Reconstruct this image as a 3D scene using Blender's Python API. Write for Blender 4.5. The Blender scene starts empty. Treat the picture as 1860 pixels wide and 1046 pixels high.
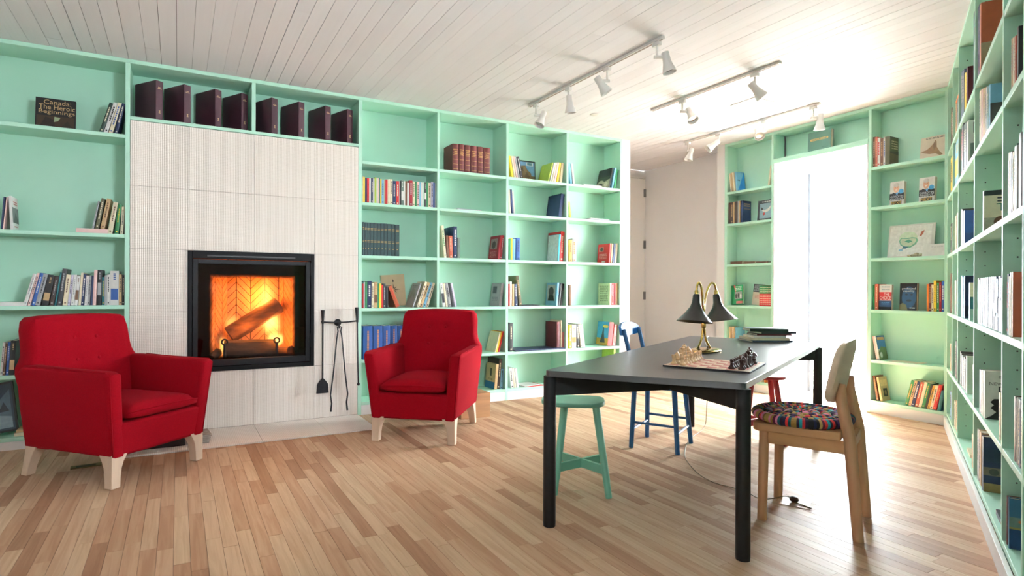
import bpy, bmesh, math, random
from mathutils import Vector, Matrix
R = math.radians
random.seed(7)
scene = bpy.context.scene
COL = scene.collection

# ------------------------------------------------------------------ camera
F_PX, CX, CY, HC = 1051.49, 886.51, 524.73, 1.1144
YAW = 1.078948           # angle from the fireplace wall direction (+X) to the view
cam = bpy.data.cameras.new('camera')
cam.sensor_width = 36.0
cam.lens = F_PX * 36.0 / 1860.0
cam.shift_x = (930.0 - CX) / 1860.0
cam.shift_y = (CY - 523.0) / 1860.0
cam.clip_start = 0.02
cam_o = bpy.data.objects.new('camera', cam)
COL.objects.link(cam_o)
cam_o.location = (0, 0, HC)
cam_o.rotation_euler = (Matrix.Rotation(YAW - math.pi / 2, 3, 'Z') @ Matrix.Rotation(math.pi / 2, 3, 'X') @ Matrix.Rotation(0.004057, 3, 'Z')).to_euler()
scene.camera = cam_o

# ------------------------------------------------------------------ sky, sun, daylight openings
world = bpy.data.worlds.new('sky')
scene.world = world
world.use_nodes = True
bg = world.node_tree.nodes['Background']
bg.inputs[0].default_value = (0.83, 0.93, 1.0, 1)
bg.inputs[1].default_value = 46.0
sun = bpy.data.lights.new('sun', 'SUN')
sun.energy = 72.0
sun.angle = R(0.8)
sun.color = (1.0, 0.97, 0.93)
sun_o = bpy.data.objects.new('sun', sun)
COL.objects.link(sun_o)
el = R(57.4)
sd = Vector((-0.837 * math.cos(el), -0.547 * math.cos(el), -math.sin(el)))
sun_o.rotation_euler = sd.to_track_quat('-Z', 'Y').to_euler()
sun_o.location = (9, 6, 6)

def portal(loc, direction, sx, sy):
    l = bpy.data.lights.new('daylight_portal', 'AREA')
    l.shape = 'RECTANGLE'
    l.size, l.size_y = sx, sy
    l.cycles.is_portal = True
    o = bpy.data.objects.new('daylight_portal', l)
    COL.objects.link(o)
    o.location = loc
    o.rotation_euler = Vector(direction).to_track_quat('-Z', 'Z').to_euler()
    return o

vs = scene.view_settings
vs.view_transform = 'Standard'
vs.look = 'None'
vs.exposure = 0.66
vs.gamma = 1.0
vs.use_curve_mapping = False

# ------------------------------------------------------------------ materials
def lin(c):
    out = []
    for v in c[:3]:
        v = v / 255.0
        out.append(v / 12.92 if v <= 0.04045 else ((v + 0.055) / 1.055) ** 2.4)
    return (*out, 1.0)

MATS = {}
def pm(name, rgb, rough=0.5, vary=0.08, scale=12.0, bump=0.0, bscale=60.0, metal=0.0, spec=0.5, sheen=0.0, stretch=(1, 1, 1), coat=0.0):
    """procedural paint / cloth / paper: noise-varied base colour with optional fine relief"""
    if name in MATS:
        return MATS[name]
    m = bpy.data.materials.new(name)
    m.use_nodes = True
    nt = m.node_tree
    b = nt.nodes['Principled BSDF']
    tc = nt.nodes.new('ShaderNodeTexCoord')
    mp = nt.nodes.new('ShaderNodeMapping')
    mp.inputs['Scale'].default_value = stretch
    nt.links.new(tc.outputs['Object'], mp.inputs['Vector'])
    nz = nt.nodes.new('ShaderNodeTexNoise')
    nz.inputs['Scale'].default_value = scale
    nz.inputs['Detail'].default_value = 4
    nt.links.new(mp.outputs[0], nz.inputs['Vector'])
    rp = nt.nodes.new('ShaderNodeValToRGB')
    c = lin(rgb)
    rp.color_ramp.elements[0].position = 0.3
    rp.color_ramp.elements[1].position = 0.7
    rp.color_ramp.elements[0].color = tuple(max(0, v * (1 - vary)) for v in c[:3]) + (1,)
    rp.color_ramp.elements[1].color = tuple(min(1, v * (1 + vary)) for v in c[:3]) + (1,)
    nt.links.new(nz.outputs[0], rp.inputs[0])
    nt.links.new(rp.outputs[0], b.inputs['Base Color'])
    b.inputs['Roughness'].default_value = rough
    b.inputs['Metallic'].default_value = metal
    b.inputs['Specular IOR Level'].default_value = spec
    if sheen:
        b.inputs['Sheen Weight'].default_value = sheen
    if coat:
        b.inputs['Coat Weight'].default_value = coat
    if bump:
        n2 = nt.nodes.new('ShaderNodeTexNoise')
        n2.inputs['Scale'].default_value = bscale
        n2.inputs['Detail'].default_value = 3
        nt.links.new(mp.outputs[0], n2.inputs['Vector'])
        bp = nt.nodes.new('ShaderNodeBump')
        bp.inputs['Strength'].default_value = bump
        bp.inputs['Distance'].default_value = 0.004
        nt.links.new(n2.outputs[0], bp.inputs['Height'])
        nt.links.new(bp.outputs[0], b.inputs['Normal'])
    MATS[name] = m
    return m

PAL = {'black': (22, 22, 24), 'blue': (45, 90, 165), 'brown': (112, 76, 52), 'charcoal': (58, 60, 64), 'copper': (205, 140, 95), 'cream': (232, 220, 190),
       'crimson': (150, 22, 40), 'dark brown': (58, 42, 36), 'dark green': (36, 62, 52), 'dusty rose': (178, 110, 105), 'forest': (24, 58, 60), 'gold': (205, 165, 90),
       'green': (40, 130, 75), 'green grey': (105, 125, 115), 'grey': (165, 166, 168), 'lilac': (205, 198, 218), 'lime': (178, 200, 80), 'maroon': (95, 28, 36),
       'maroon leather': (104, 42, 40), 'mint': (190, 215, 195), 'mustard': (205, 160, 60), 'navy': (32, 48, 88), 'olive': (90, 88, 58), 'orange': (228, 130, 55),
       'orange brown': (172, 84, 48), 'pink': (232, 195, 190), 'red': (200, 38, 40), 'royal blue': (36, 82, 150), 'sky blue': (125, 185, 215), 'slate': (88, 105, 125),
       'steel blue': (52, 108, 145), 'tan': (200, 168, 122), 'teal': (30, 110, 118), 'terracotta': (190, 95, 70), 'turquoise': (40, 165, 190), 'pale grey': (160, 165, 178), 'white': (224, 223, 219),  # blue-grey entry: white right-wall journals, darkened in colour against strong door light
       'yellow': (240, 205, 60), 'binder plum': (62, 28, 42)}
def cm(col):
    return pm('cover ' + col, PAL[col], rough=0.45, vary=0.07, scale=25, bump=0.05, bscale=200)

M_MINT = pm('mint paint', (188, 235, 213), rough=0.45, vary=0.02, scale=3, bump=0.04, bscale=90)
M_WHITE = pm('white paint', (242, 241, 239), rough=0.5, vary=0.015, scale=3, bump=0.03, bscale=70)
M_WALL = pm('warm white wall', (246, 244, 241), rough=0.7, vary=0.015, scale=2, bump=0.05, bscale=120)
M_PAGE = pm('page edges', (226, 216, 190), rough=0.8, vary=0.06, scale=150, stretch=(1, 1, .1))
M_RED = pm('red wool', (140, 3, 20), rough=0.95, vary=0.10, scale=180, bump=0.25, bscale=420, sheen=0.0, spec=0.12)
M_LEG = pm('whitewashed wood', (212, 186, 162), rough=0.55, vary=0.06, scale=30, stretch=(1, 1, .12))
M_BLACKWOOD = pm('black stained wood', (24, 25, 26), rough=0.5, vary=0.14, scale=60, stretch=(.12, 1, 1), spec=0.3)
M_TOP = pm('black table top', (50, 54, 56), rough=0.32, vary=0.12, scale=60, stretch=(.3, 1, 1), spec=0.75)
M_IRON = pm('black iron', (34, 34, 37), rough=0.55, vary=0.25, scale=40, bump=0.3, bscale=120, metal=0.3)
M_STEEL = pm('black steel', (16, 16, 18), rough=0.5, vary=0.1, scale=20, spec=0.18)
M_BRASS = pm('polished brass', (214, 178, 98), rough=0.18, vary=0.05, scale=20, metal=1.0)
M_SHADE = pm('black enamel', (26, 26, 28), rough=0.3, vary=0.05, scale=20)
M_SHADEIN = pm('white enamel', (225, 225, 220), rough=0.4, vary=0.03)
M_PINE = pm('pine wood', (188, 142, 102), rough=0.5, vary=0.14, scale=16, stretch=(1.6, 1.6, .15))
M_PINE_H = pm('pine wood along', (188, 142, 102), rough=0.5, vary=0.14, scale=16, stretch=(.15, 1.6, 1.6))
M_STOOLMINT = pm('mint stool paint', (120, 190, 165), rough=0.42, vary=0.03, scale=8)
M_STOOLRED = pm('red stool paint', (160, 30, 38), rough=0.4, vary=0.05, scale=8)
M_TRACK = pm('white lamp metal', (228, 226, 222), rough=0.4, vary=0.02)
M_TRACKD = pm('track channel', (150, 135, 125), rough=0.5, vary=0.05)
M_LIGHTCHESS = pm('pale boxwood', (205, 168, 122), rough=0.45, vary=0.1, scale=80)
M_DARKCHESS = pm('dark rosewood', (58, 28, 20), rough=0.35, vary=0.15, scale=80)
M_CORD = pm('brown flex', (120, 98, 62), rough=0.5, vary=0.1)
M_CREAMTILE = None

# ------------------------------------------------------------------ mesh helpers
class MB:
    def __init__(s):
        s.v, s.f = [], []
    def add(s, vs, fs):
        o = len(s.v)
        s.v += [tuple(v) for v in vs]
        s.f += [tuple(i + o for i in f) for f in fs]
        return s
    def box(s, x0, y0, z0, x1, y1, z1):
        return s.add([(x0, y0, z0), (x1, y0, z0), (x1, y1, z0), (x0, y1, z0), (x0, y0, z1), (x1, y0, z1), (x1, y1, z1), (x0, y1, z1)],
                     [(0, 3, 2, 1), (4, 5, 6, 7), (0, 1, 5, 4), (1, 2, 6, 5), (2, 3, 7, 6), (3, 0, 4, 7)])
    def quad(s, a, b, c, d):
        return s.add([a, b, c, d], [(0, 1, 2, 3)])
    def prism(s, poly, lo, hi, axis='z'):
        """extrude a counter-clockwise 2-D polygon along an axis; axis y: poly is (x,z); axis x: poly is (y,z)"""
        n = len(poly)
        def P(p, h):
            return (p[0], p[1], h) if axis == 'z' else ((p[0], h, p[1]) if axis == 'y' else (h, p[0], p[1]))
        vs = [P(p, lo) for p in poly] + [P(p, hi) for p in poly]
        fs = [tuple(range(n - 1, -1, -1)), tuple(range(n, 2 * n))] + [(i, (i + 1) % n, n + (i + 1) % n, n + i) for i in range(n)]
        if axis == 'y':
            fs = [tuple(reversed(f)) for f in fs]
        return s.add(vs, fs)
    def loft(s, rings, cap=True, closed=True):
        n = len(rings[0])
        vs = [p for r in rings for p in r]
        fs = []
        for k in range(len(rings) - 1):
            for i in range(n if closed else n - 1):
                fs.append((k * n + i, k * n + (i + 1) % n, (k + 1) * n + (i + 1) % n, (k + 1) * n + i))
        if cap:
            fs.append(tuple(range(n - 1, -1, -1)))
            fs.append(tuple((len(rings) - 1) * n + i for i in range(n)))
        return s.add(vs, fs)
    def tube(s, pts, rad, n=10, cap=True):
        pts = [Vector(p) for p in pts]
        rads = rad if isinstance(rad, (list, tuple)) else [rad] * len(pts)
        rings = []
        t0 = (pts[1] - pts[0]).normalized()
        up = Vector((0, 0, 1)) if abs(t0.z) < 0.9 else Vector((1, 0, 0))
        u = t0.cross(up).normalized()
        for i, p in enumerate(pts):
            t = ((pts[min(i + 1, len(pts) - 1)] - pts[max(i - 1, 0)])).normalized()
            u = (u - t * u.dot(t)).normalized()
            w = t.cross(u)
            rings.append([p + (u * math.cos(a) + w * math.sin(a)) * rads[i] for a in [2 * math.pi * k / n for k in range(n)]])
        return s.loft(rings, cap)
    def lathe(s, prof, n=20, origin=(0, 0, 0), M=None):
        """prof: (radius, height) list"""
        rings = []
        o = Vector(origin)
        for r, h in prof:
            ring = []
            for k in range(n):
                a = 2 * math.pi * k / n
                p = Vector((r * math.cos(a), r * math.sin(a), h))
                ring.append((M @ p if M else p) + o)
            rings.append(ring)
        return s.loft(rings, cap=True)
    def sphere(s, c, r, n=12, m=8, sq=(1, 1, 1)):
        prof = []
        rings = []
        for j in range(1, m):
            t = -math.pi / 2 + math.pi * j / m
            rings.append([(c[0] + sq[0] * r * math.cos(t) * math.cos(2 * math.pi * k / n), c[1] + sq[1] * r * math.cos(t) * math.sin(2 * math.pi * k / n), c[2] + sq[2] * r * math.sin(t)) for k in range(n)])
        return s.loft(rings, True)
    def mesh(s, name):
        me = bpy.data.meshes.new(name)
        me.from_pydata(s.v, [], s.f)
        me.update()
        return me
    def build(s, name, mat, parent=None, bevel=0.0, seg=2, smooth=False, angle=35, sub=0):
        me = s.mesh(name)
        return link(name, me, mat, parent, bevel, seg, smooth, angle, sub)

def link(name, me, mat, parent=None, bevel=0.0, seg=2, smooth=False, angle=35, sub=0):
    if mat is not None and not me.materials:
        me.materials.append(mat)
    o = bpy.data.objects.new(name, me)
    COL.objects.link(o)
    if parent is not None:
        o.parent = parent
    if smooth:
        for p in me.polygons:
            p.use_smooth = True
        if angle < 180:
            me.set_sharp_from_angle(angle=R(angle))
    if bevel:
        b = o.modifiers.new('bevel', 'BEVEL')
        b.width = bevel
        b.segments = seg
        b.limit_method = 'ANGLE'
        b.angle_limit = R(40)
    if sub:
        m = o.modifiers.new('sub', 'SUBSURF')
        m.levels = m.render_levels = sub
    return o

def empty(name, loc=(0, 0, 0), rz=0.0):
    o = bpy.data.objects.new(name, None)
    COL.objects.link(o)
    o.location = loc
    o.rotation_euler = (0, 0, rz)
    o.empty_display_size = 0.1
    return o

def tag(o, label=None, cat=None, group=None, kind=None):
    if label:
        o['label'] = label
    if cat:
        o['category'] = cat
    if group:
        o['group'] = group
    if kind:
        o['kind'] = kind
    return o

def recalc(o):
    bm = bmesh.new()
    bm.from_mesh(o.data)
    bmesh.ops.recalc_face_normals(bm, faces=bm.faces)
    bm.to_mesh(o.data)
    bm.free()
    return o

def copy_tree(o, parent=None):
    c = o.copy()
    COL.objects.link(c)
    c.parent = parent
    for ch in list(o.children):
        copy_tree(ch, c)
    return c

# ------------------------------------------------------------------ room frame
H = 2.8
YA, XB = 5.015, 5.583
TC = 0.46811
UC = Vector((math.cos(TC), math.sin(TC)))         # along the right wall, away from the camera
NC = Vector((math.sin(TC), -math.cos(TC)))        # into the right wall
def PC(s, off=0.0, z=0.0):
    p = UC * s + NC * (0.36 + off)
    return (p.x, p.y, z)
DA, DB, DC = 0.28, 0.172, 0.25
Z1, Z2, Z3, Z4, Z5, Z6 = 2.24, 1.875, 1.408, 0.94, 0.483, 0.113
XL = -3.2
# ------------------------------------------------------------------ surface materials
def attr_board_mat(name, ramp, rough, grain=(38, 2.2), bumpd=0.0006, spec=0.4, dark=(0.55, 0.38, 0.26), grain_amt=0.35):
    m = bpy.data.materials.new(name)
    m.use_nodes = True
    nt = m.node_tree
    N, L = nt.nodes, nt.links
    b = N['Principled BSDF']
    at = N.new('ShaderNodeAttribute')
    at.attribute_name = 'rnd'
    sep = N.new('ShaderNodeSeparateColor')
    L.new(at.outputs['Color'], sep.inputs[0])
    rp = N.new('ShaderNodeValToRGB')
    rp.color_ramp.interpolation = 'LINEAR'
    while len(rp.color_ramp.elements) < len(ramp):
        rp.color_ramp.elements.new(0.5)
    for e, (p, c) in zip(rp.color_ramp.elements, ramp):
        e.position = p
        e.color = lin(c)
    L.new(sep.outputs[0], rp.inputs[0])
    geo = N.new('ShaderNodeNewGeometry')
    mp = N.new('ShaderNodeMapping')
    mp.inputs['Scale'].default_value = (grain[0], grain[1], 1)
    L.new(geo.outputs['Position'], mp.inputs['Vector'])
    off = N.new('ShaderNodeVectorMath')
    off.operation = 'MULTIPLY_ADD'
    L.new(at.outputs['Color'], off.inputs[0])
    off.inputs[1].default_value = (37, 53, 11)
    L.new(mp.outputs[0], off.inputs[2])
    nz = N.new('ShaderNodeTexNoise')
    nz.inputs['Scale'].default_value = 1.0
    nz.inputs['Detail'].default_value = 6
    nz.inputs['Distortion'].default_value = 0.9
    L.new(off.outputs[0], nz.inputs['Vector'])
    r2 = N.new('ShaderNodeValToRGB')
    r2.color_ramp.elements[0].position = 0.36
    r2.color_ramp.elements[1].position = 0.62
    r2.color_ramp.elements[0].color = (*dark, 1)
    r2.color_ramp.elements[1].color = (1, 1, 1, 1)
    L.new(nz.outputs[0], r2.inputs[0])
    mx = N.new('ShaderNodeMix')
    mx.data_type = 'RGBA'
    mx.blend_type = 'MULTIPLY'
    mx.inputs[0].default_value = grain_amt
    L.new(rp.outputs[0], mx.inputs[6])
    L.new(r2.outputs[0], mx.inputs[7])
    L.new(mx.outputs[2], b.inputs['Base Color'])
    b.inputs['Roughness'].default_value = rough
    b.inputs['Specular IOR Level'].default_value = spec
    bp = N.new('ShaderNodeBump')
    bp.inputs['Strength'].default_value = 0.25
    bp.inputs['Distance'].default_value = bumpd
    L.new(nz.outputs[0], bp.inputs['Height'])
    L.new(bp.outputs[0], b.inputs['Normal'])
    return m

M_FLOOR = attr_board_mat('birch floor boards', [(0.0, (160, 120, 92)), (0.18, (180, 140, 110)), (0.4, (197, 159, 128)), (0.7, (207, 172, 141)), (1.0, (214, 185, 153))], 0.5, spec=0.16)
M_CEIL = attr_board_mat('whitewashed ceiling planks', [(0.0, (238, 236, 238)), (0.5, (242, 240, 242)), (1.0, (245, 244, 246))], 0.55, grain=(30, 1.2), dark=(.92, .92, .92), grain_amt=.2, bumpd=.001)
M_DARKGAP = pm('dark gap', (60, 48, 40), rough=.9)

def tile_mat(horizontal=False):
    m = bpy.data.materials.new('ribbed cream tile')
    m.use_nodes = True
    nt = m.node_tree
    N, L = nt.nodes, nt.links
    b = N['Principled BSDF']
    geo = N.new('ShaderNodeNewGeometry')
    mp = N.new('ShaderNodeMapping')
    L.new(geo.outputs['Position'], mp.inputs[0])
    w = N.new('ShaderNodeTexWave')
    w.wave_type = 'BANDS'
    w.bands_direction = 'X'
    w.inputs['Scale'].default_value = 26
    w.inputs['Distortion'].default_value = 0.25
    w.inputs['Detail'].default_value = 2
    w.inputs['Detail Scale'].default_value = 8
    L.new(mp.outputs[0], w.inputs[0])
    w2 = N.new('ShaderNodeTexWave')
    w2.bands_direction = 'Y' if horizontal else 'Z'
    w2.inputs['Scale'].default_value = 26
    w2.inputs['Distortion'].default_value = 1.0
    w2.inputs['Detail'].default_value = 2
    L.new(mp.outputs[0], w2.inputs[0])
    nz = N.new('ShaderNodeTexNoise')
    nz.inputs['Scale'].default_value = 90
    L.new(mp.outputs[0], nz.inputs[0])
    a = N.new('ShaderNodeMath')
    a.operation = 'MULTIPLY_ADD'
    a.inputs[1].default_value = 0.35
    L.new(w2.outputs[1], a.inputs[0])
    L.new(w.outputs[1], a.inputs[2])
    a2 = N.new('ShaderNodeMath')
    a2.operation = 'MULTIPLY_ADD'
    a2.inputs[1].default_value = 0.5
    L.new(nz.outputs[0], a2.inputs[0])
    L.new(a.outputs[0], a2.inputs[2])
    bp = N.new('ShaderNodeBump')
    bp.inputs['Strength'].default_value = 0.5
    bp.inputs['Distance'].default_value = 0.0025
    L.new(a2.outputs[0], bp.inputs['Height'])
    L.new(bp.outputs[0], b.inputs['Normal'])
    rp = N.new('ShaderNodeValToRGB')
    rp.color_ramp.elements[0].color = lin((234, 223, 212))
    rp.color_ramp.elements[1].color = lin((246, 238, 229))
    L.new(w.outputs[1], rp.inputs[0])
    L.new(rp.outputs[0], b.inputs['Base Color'])
    b.inputs['Roughness'].default_value = 0.6
    return m
M_TILE = tile_mat()
M_HEARTH = tile_mat(True)

def glass_mat(name, soot=False):
    m = bpy.data.materials.new(name)
    m.use_nodes = True
    nt = m.node_tree
    N, L = nt.nodes, nt.links
    for n in list(N):
        if n.type == 'BSDF_PRINCIPLED':
            N.remove(n)
    out = [n for n in N if n.type == 'OUTPUT_MATERIAL'][0]
    tr = N.new('ShaderNodeBsdfTransparent')
    gl = N.new('ShaderNodeBsdfGlossy')
    gl.inputs['Roughness'].default_value = 0.02
    mix = N.new('ShaderNodeMixShader')
    mix.inputs[0].default_value = 0.025 if soot else 0.05
    L.new(tr.outputs[0], mix.inputs[1])
    L.new(gl.outputs[0], mix.inputs[2])
    if soot:
        # black ceramic border and smoke film: see-through only in the middle of the pane
        tc = N.new('ShaderNodeTexCoord')
        sp = N.new('ShaderNodeSeparateXYZ')
        L.new(tc.outputs['Object'], sp.inputs[0])
        nz = N.new('ShaderNodeTexNoise')
        nz.inputs['Scale'].default_value = 9
        L.new(tc.outputs['Object'], nz.inputs[0])
        def edge(ax, half, shift=0.0):
            sh_ = N.new('ShaderNodeMath'); sh_.operation = 'ADD'
            sh_.inputs[1].default_value = shift
            L.new(sp.outputs[ax], sh_.inputs[0])
            ab = N.new('ShaderNodeMath'); ab.operation = 'ABSOLUTE'
            L.new(sh_.outputs[0], ab.inputs[0])
            ma = N.new('ShaderNodeMath'); ma.operation = 'MULTIPLY_ADD'
            ma.inputs[1].default_value = 0.022
            L.new(nz.outputs[0], ma.inputs[0]); L.new(ab.outputs[0], ma.inputs[2])
            mr = N.new('ShaderNodeMapRange')
            mr.inputs['From Min'].default_value = half - 0.012
            mr.inputs['From Max'].default_value = half + 0.02
            L.new(ma.outputs[0], mr.inputs[0])
            return mr
        e1, e2 = edge(0, 0.318), edge(2, 0.328, .04)
        mxm = N.new('ShaderNodeMath'); mxm.operation = 'MAXIMUM'
        L.new(e1.outputs[0], mxm.inputs[0]); L.new(e2.outputs[0], mxm.inputs[1])
        rp = N.new('ShaderNodeValToRGB')
        rp.color_ramp.elements[0].color = (1, 1, 1, 1)
        rp.color_ramp.elements[1].color = (0.05, 0.04, 0.035, 1)
        L.new(mxm.outputs[0], rp.inputs[0])
        L.new(rp.outputs[0], tr.inputs[0])
    L.new(mix.outputs[0], out.inputs[0])
    return m
M_GLASS = glass_mat('clear glass')
M_FIREGLASS = glass_mat('smoked stove glass', True)

# ------------------------------------------------------------------ floor
def c_line_y(x, off):
    return (math.sin(TC) * x - (0.36 + off)) / math.cos(TC)

def set_rnd(me, cols):
    """cols: one colour per polygon"""
    a = me.color_attributes.new('rnd', 'FLOAT_COLOR', 'CORNER')
    i = 0
    for p, c in zip(me.polygons, cols):
        for _ in p.loop_indices:
            a.data[i].color = c
            i += 1

fl = MB()
fl.add([(XL, -2.1, -.014), (6.25, -2.1, -.014), (6.25, 6.25, -.014), (XL, 6.25, -.014), (XL, -2.1, -.06), (6.25, -2.1, -.06), (6.25, 6.25, -.06), (XL, 6.25, -.06)],
       [(0, 1, 2, 3), (7, 6, 5, 4), (4, 5, 1, 0), (5, 6, 2, 1), (6, 7, 3, 2), (7, 4, 0, 3)])
floor = tag(fl.build('floor', M_DARKGAP), 'narrow pale birch floorboards running across the whole room', kind='structure')
CV, SV = math.cos(YAW), math.sin(YAW)
def view(p):
    t = p[0] * CV + p[1] * SV
    if t < 0.05:
        return None
    return (CX + F_PX * (p[0] * SV - p[1] * CV) / t, CY + F_PX * (HC - p[2]) / t, t)

boards = []
rw = 0.0625
n_rows = int((6.2 - XL) / rw)
rb = random.Random(3)
for i in range(n_rows):
    x0 = XL + i * rw
    xm = x0 + rw / 2
    y_lo = max(-2.0, c_line_y(xm, DC))
    y_hi = 5.29 if xm < 4.5 else 6.21
    if xm > 5.85:
        y_lo, y_hi = 3.03, 3.99
    y = y_lo - rb.uniform(0, .5)
    while y < y_hi:
        ln = rb.choice([.28, .4, .5, .62, .75, .9, 1.1]) * rb.uniform(.85, 1.15)
        a, b_ = max(y, y_lo), min(y + ln, y_hi)
        if b_ - a > 0.03:
            tone = rb.random()
            tone = tone ** 0.75
            boards.append((x0 + .0007, a + .0006, x0 + rw - .0007, b_ - .0006, -rb.random() * .0005, (tone, rb.random(), rb.random(), 1)))
        y += ln
def board_score(b):
    c = ((b[0] + b[2]) / 2, (b[1] + b[3]) / 2, 0)
    v = view(c)
    if v is None or not (-40 < v[0] < 1900) or v[1] > 1120:
        return 0
    return (b[3] - b[1]) / v[2] ** 3
order = sorted(range(len(boards)), key=lambda i: -board_score(boards[i]))
near = set(order[:300])
rest = MB()
rest_c = []
for i, b in enumerate(boards):
    mb = MB().box(b[0], b[1], -.012, b[2], b[3], b[4])
    if i in near:
        me = mb.mesh('floor_board')
        set_rnd(me, [b[5]] * 6)
        link('floor_board', me, M_FLOOR, floor)
    else:
        rest.add(mb.v, mb.f)
        rest_c += [b[5]] * 6
me = rest.mesh('floor_boards_beyond')
set_rnd(me, rest_c)
tag(link('floor_boards_beyond', me, M_FLOOR, floor), kind='stuff')

# ------------------------------------------------------------------ ceiling
cb = MB().box(XL - .1, -2.2, H + .018, 6.25, 6.3, H + .1)
ceiling = tag(cb.build('ceiling', M_DARKGAP), 'whitewashed plank ceiling', kind='structure')
rb = random.Random(11)
x = XL
nplank = 0
while x < 5.84:
    wd = rb.choice([.088, .095, .095, .102, .115])
    x1 = min(x + wd, 5.85)
    xm = (x + x1) / 2
    y_lo = max(-2.0, c_line_y(xm, DC))
    y_hi = 5.29 if xm < 4.5 else 6.21
    gap = rb.choice([.0008, .0015, .002, .003, .0042])
    y = y_lo - rb.uniform(0, 1.5)
    while y < y_hi:
        ln = rb.uniform(2.4, 4.4)
        a, b_ = max(y, y_lo), min(y + ln, y_hi)
        if b_ - a > .05:
            me = MB().box(x + gap / 2, a + .0006, H + rb.random() * .0008, x1 - gap / 2, b_ - .0006, H + .017).mesh('ceiling_plank')
            set_rnd(me, [(rb.random(), rb.random(), rb.random(), 1)] * 6)
            link('ceiling_plank', me, M_CEIL, ceiling)
            nplank += 1
        y += ln
    x = x1

# ------------------------------------------------------------------ walls
def boxC(mb, s0, s1, o0, o1, z0, z1):
    p = [PC(s0, o0, z0), PC(s0, o1, z0), PC(s1, o1, z0), PC(s1, o0, z0)]
    q = [(a[0], a[1], z1) for a in p]
    return mb.add(p + q, [(0, 1, 2, 3), (7, 6, 5, 4), (0, 4, 5, 1), (1, 5, 6, 2), (2, 6, 7, 3), (3, 7, 4, 0)])

w = MB()
w.box(XL - .1, 5.297, 0, 0.03, 5.40, H).box(1.06, 5.297, 0, 4.506, 5.40, H).box(.03, 5.297, 0, 1.06, 5.40, .40).box(.03, 5.297, 1.46, 1.06, 5.40, H)
w.box(-.03, 5.56, .36, 1.12, 5.62, 1.50).box(-.03, 5.40, .36, .03, 5.56, 1.50).box(1.06, 5.40, .36, 1.12, 5.56, 1.50).box(.03, 5.40, .36, 1.06, 5.56, .40).box(.03, 5.40, 1.46, 1.06, 5.56, 1.50)
tag(w.build('wall_fireplace', M_WALL), 'white wall behind the fireplace bookcases', kind='structure')
w = MB().box(4.386, 5.40, 0, 4.50, 6.30, H)
tag(w.build('wall_recess_side', M_WALL), 'white side wall of the recess', kind='structure')
w = MB().box(4.386, 6.22, 0, 5.97, 6.32, H)
tag(w.build('wall_recess', M_WALL), 'white wall at the back of the recess', kind='structure')
w = MB().box(5.85, 4.02, 0, 6.2, 6.22, H)
w.box(5.85, 1.9, 0, 6.2, 3.0, H).box(5.85, 3.0, 2.48, 6.2, 4.02, H)
tag(w.build('wall_end', M_WALL), 'white end wall with the bright doorway', kind='structure')
w = MB()
WS0, WS1, WZ0, WZ1 = 0.80, 1.57, 1.52, 2.30
boxC(w, -4.6, WS0, DC + .005, DC + .11, 0, H); boxC(w, WS1, 6.55, DC + .005, DC + .11, 0, H)
boxC(w, WS0, WS1, DC + .005, DC + .11, 0, WZ0); boxC(w, WS0, WS1, DC + .005, DC + .11, WZ1, H)
tag(w.build('wall_right', M_WALL), 'white wall behind the right-hand bookcase', kind='structure')
w = MB().box(XL - .1, -2.2, 0, XL, 5.30, H)
tag(w.build('wall_left', M_WALL), 'white wall on the left of the room', kind='structure')
# added unseen window in the right wall beside the camera, for fill light
wn = empty('fill_window')
tag(wn, 'added white fill-light window in the right wall, unseen beside the camera', kind='structure')
f = MB()
boxC(f, WS0, WS1, DC, DC + .11, WZ0 - .03, WZ0); boxC(f, WS0, WS1, DC, DC + .11, WZ1, WZ1 + .03)
for s_ in (WS0 + .02, WS1 - .02):
    boxC(f, s_ - .02, s_ + .02, DC + .02, DC + .10, WZ0, WZ1)
f.build('fill_window_frame', M_WHITE, wn)
g = MB(); boxC(g, WS0 + .04, WS1 - .04, DC + .06, DC + .064, WZ0, WZ1)
g.build('pane', M_GLASS, wn)
pc = PC((WS0 + WS1) / 2, DC + .13, (WZ0 + WZ1) / 2)
portal(pc, (-NC.x, -NC.y, 0), WS1 - WS0, WZ1 - WZ0)

# recess door
dr = empty('door_1')
tag(dr, 'plain white door in the recess with steel hinges', kind='structure')
MB().box(4.93, 6.195, 0.01, 5.83, 6.222, 2.68).build('door_leaf', M_WALL, dr)
for z in (2.48, 1.75, 1.03):
    MB().box(5.815, 6.180, z - .055, 5.848, 6.196, z + .055).build('hinge', pm('hinge steel', (150, 150, 148), rough=.35, metal=.9), dr)
MB().box(4.90, 6.185, 0, 4.93, 6.222, 2.71).box(5.832, 6.2, 0, 5.848, 6.222, 2.71).box(4.90, 6.19, 2.685, 5.848, 6.222, 2.71).build('door_frame', M_WALL, dr)

# doorway lining, glazed outer door, ground outside
t = MB().box(5.584, 3.986, 0, 6.2, 3.9985, 2.455).box(5.584, 3.0395, 0, 6.2, 3.052, 2.455).box(5.584, 3.0395, 2.4555, 6.2, 3.9985, 2.4775)
tag(t.build('trim_1', M_WHITE), 'white lining of the bright doorway', kind='structure')
od = empty('door_2')
tag(od, 'glazed white outer door filling the bright doorway', kind='structure')
fr = MB().box(6.17, 3.0525, 0, 6.2, 3.08, 2.45).box(6.17, 3.958, 0, 6.2, 3.9855, 2.45).box(6.17, 3.08, 2.42, 6.2, 3.958, 2.45).box(6.17, 3.08, 0, 6.2, 3.958, .03)
fr.build('door_frame', M_WHITE, od)
MB().box(6.188, 3.08, .818, 6.198, 3.66, .832).build('rail', M_WHITE, od)
MB().box(6.180, 3.08, .03, 6.184, 3.958, 2.42).build('pane', M_GLASS, od)
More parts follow.
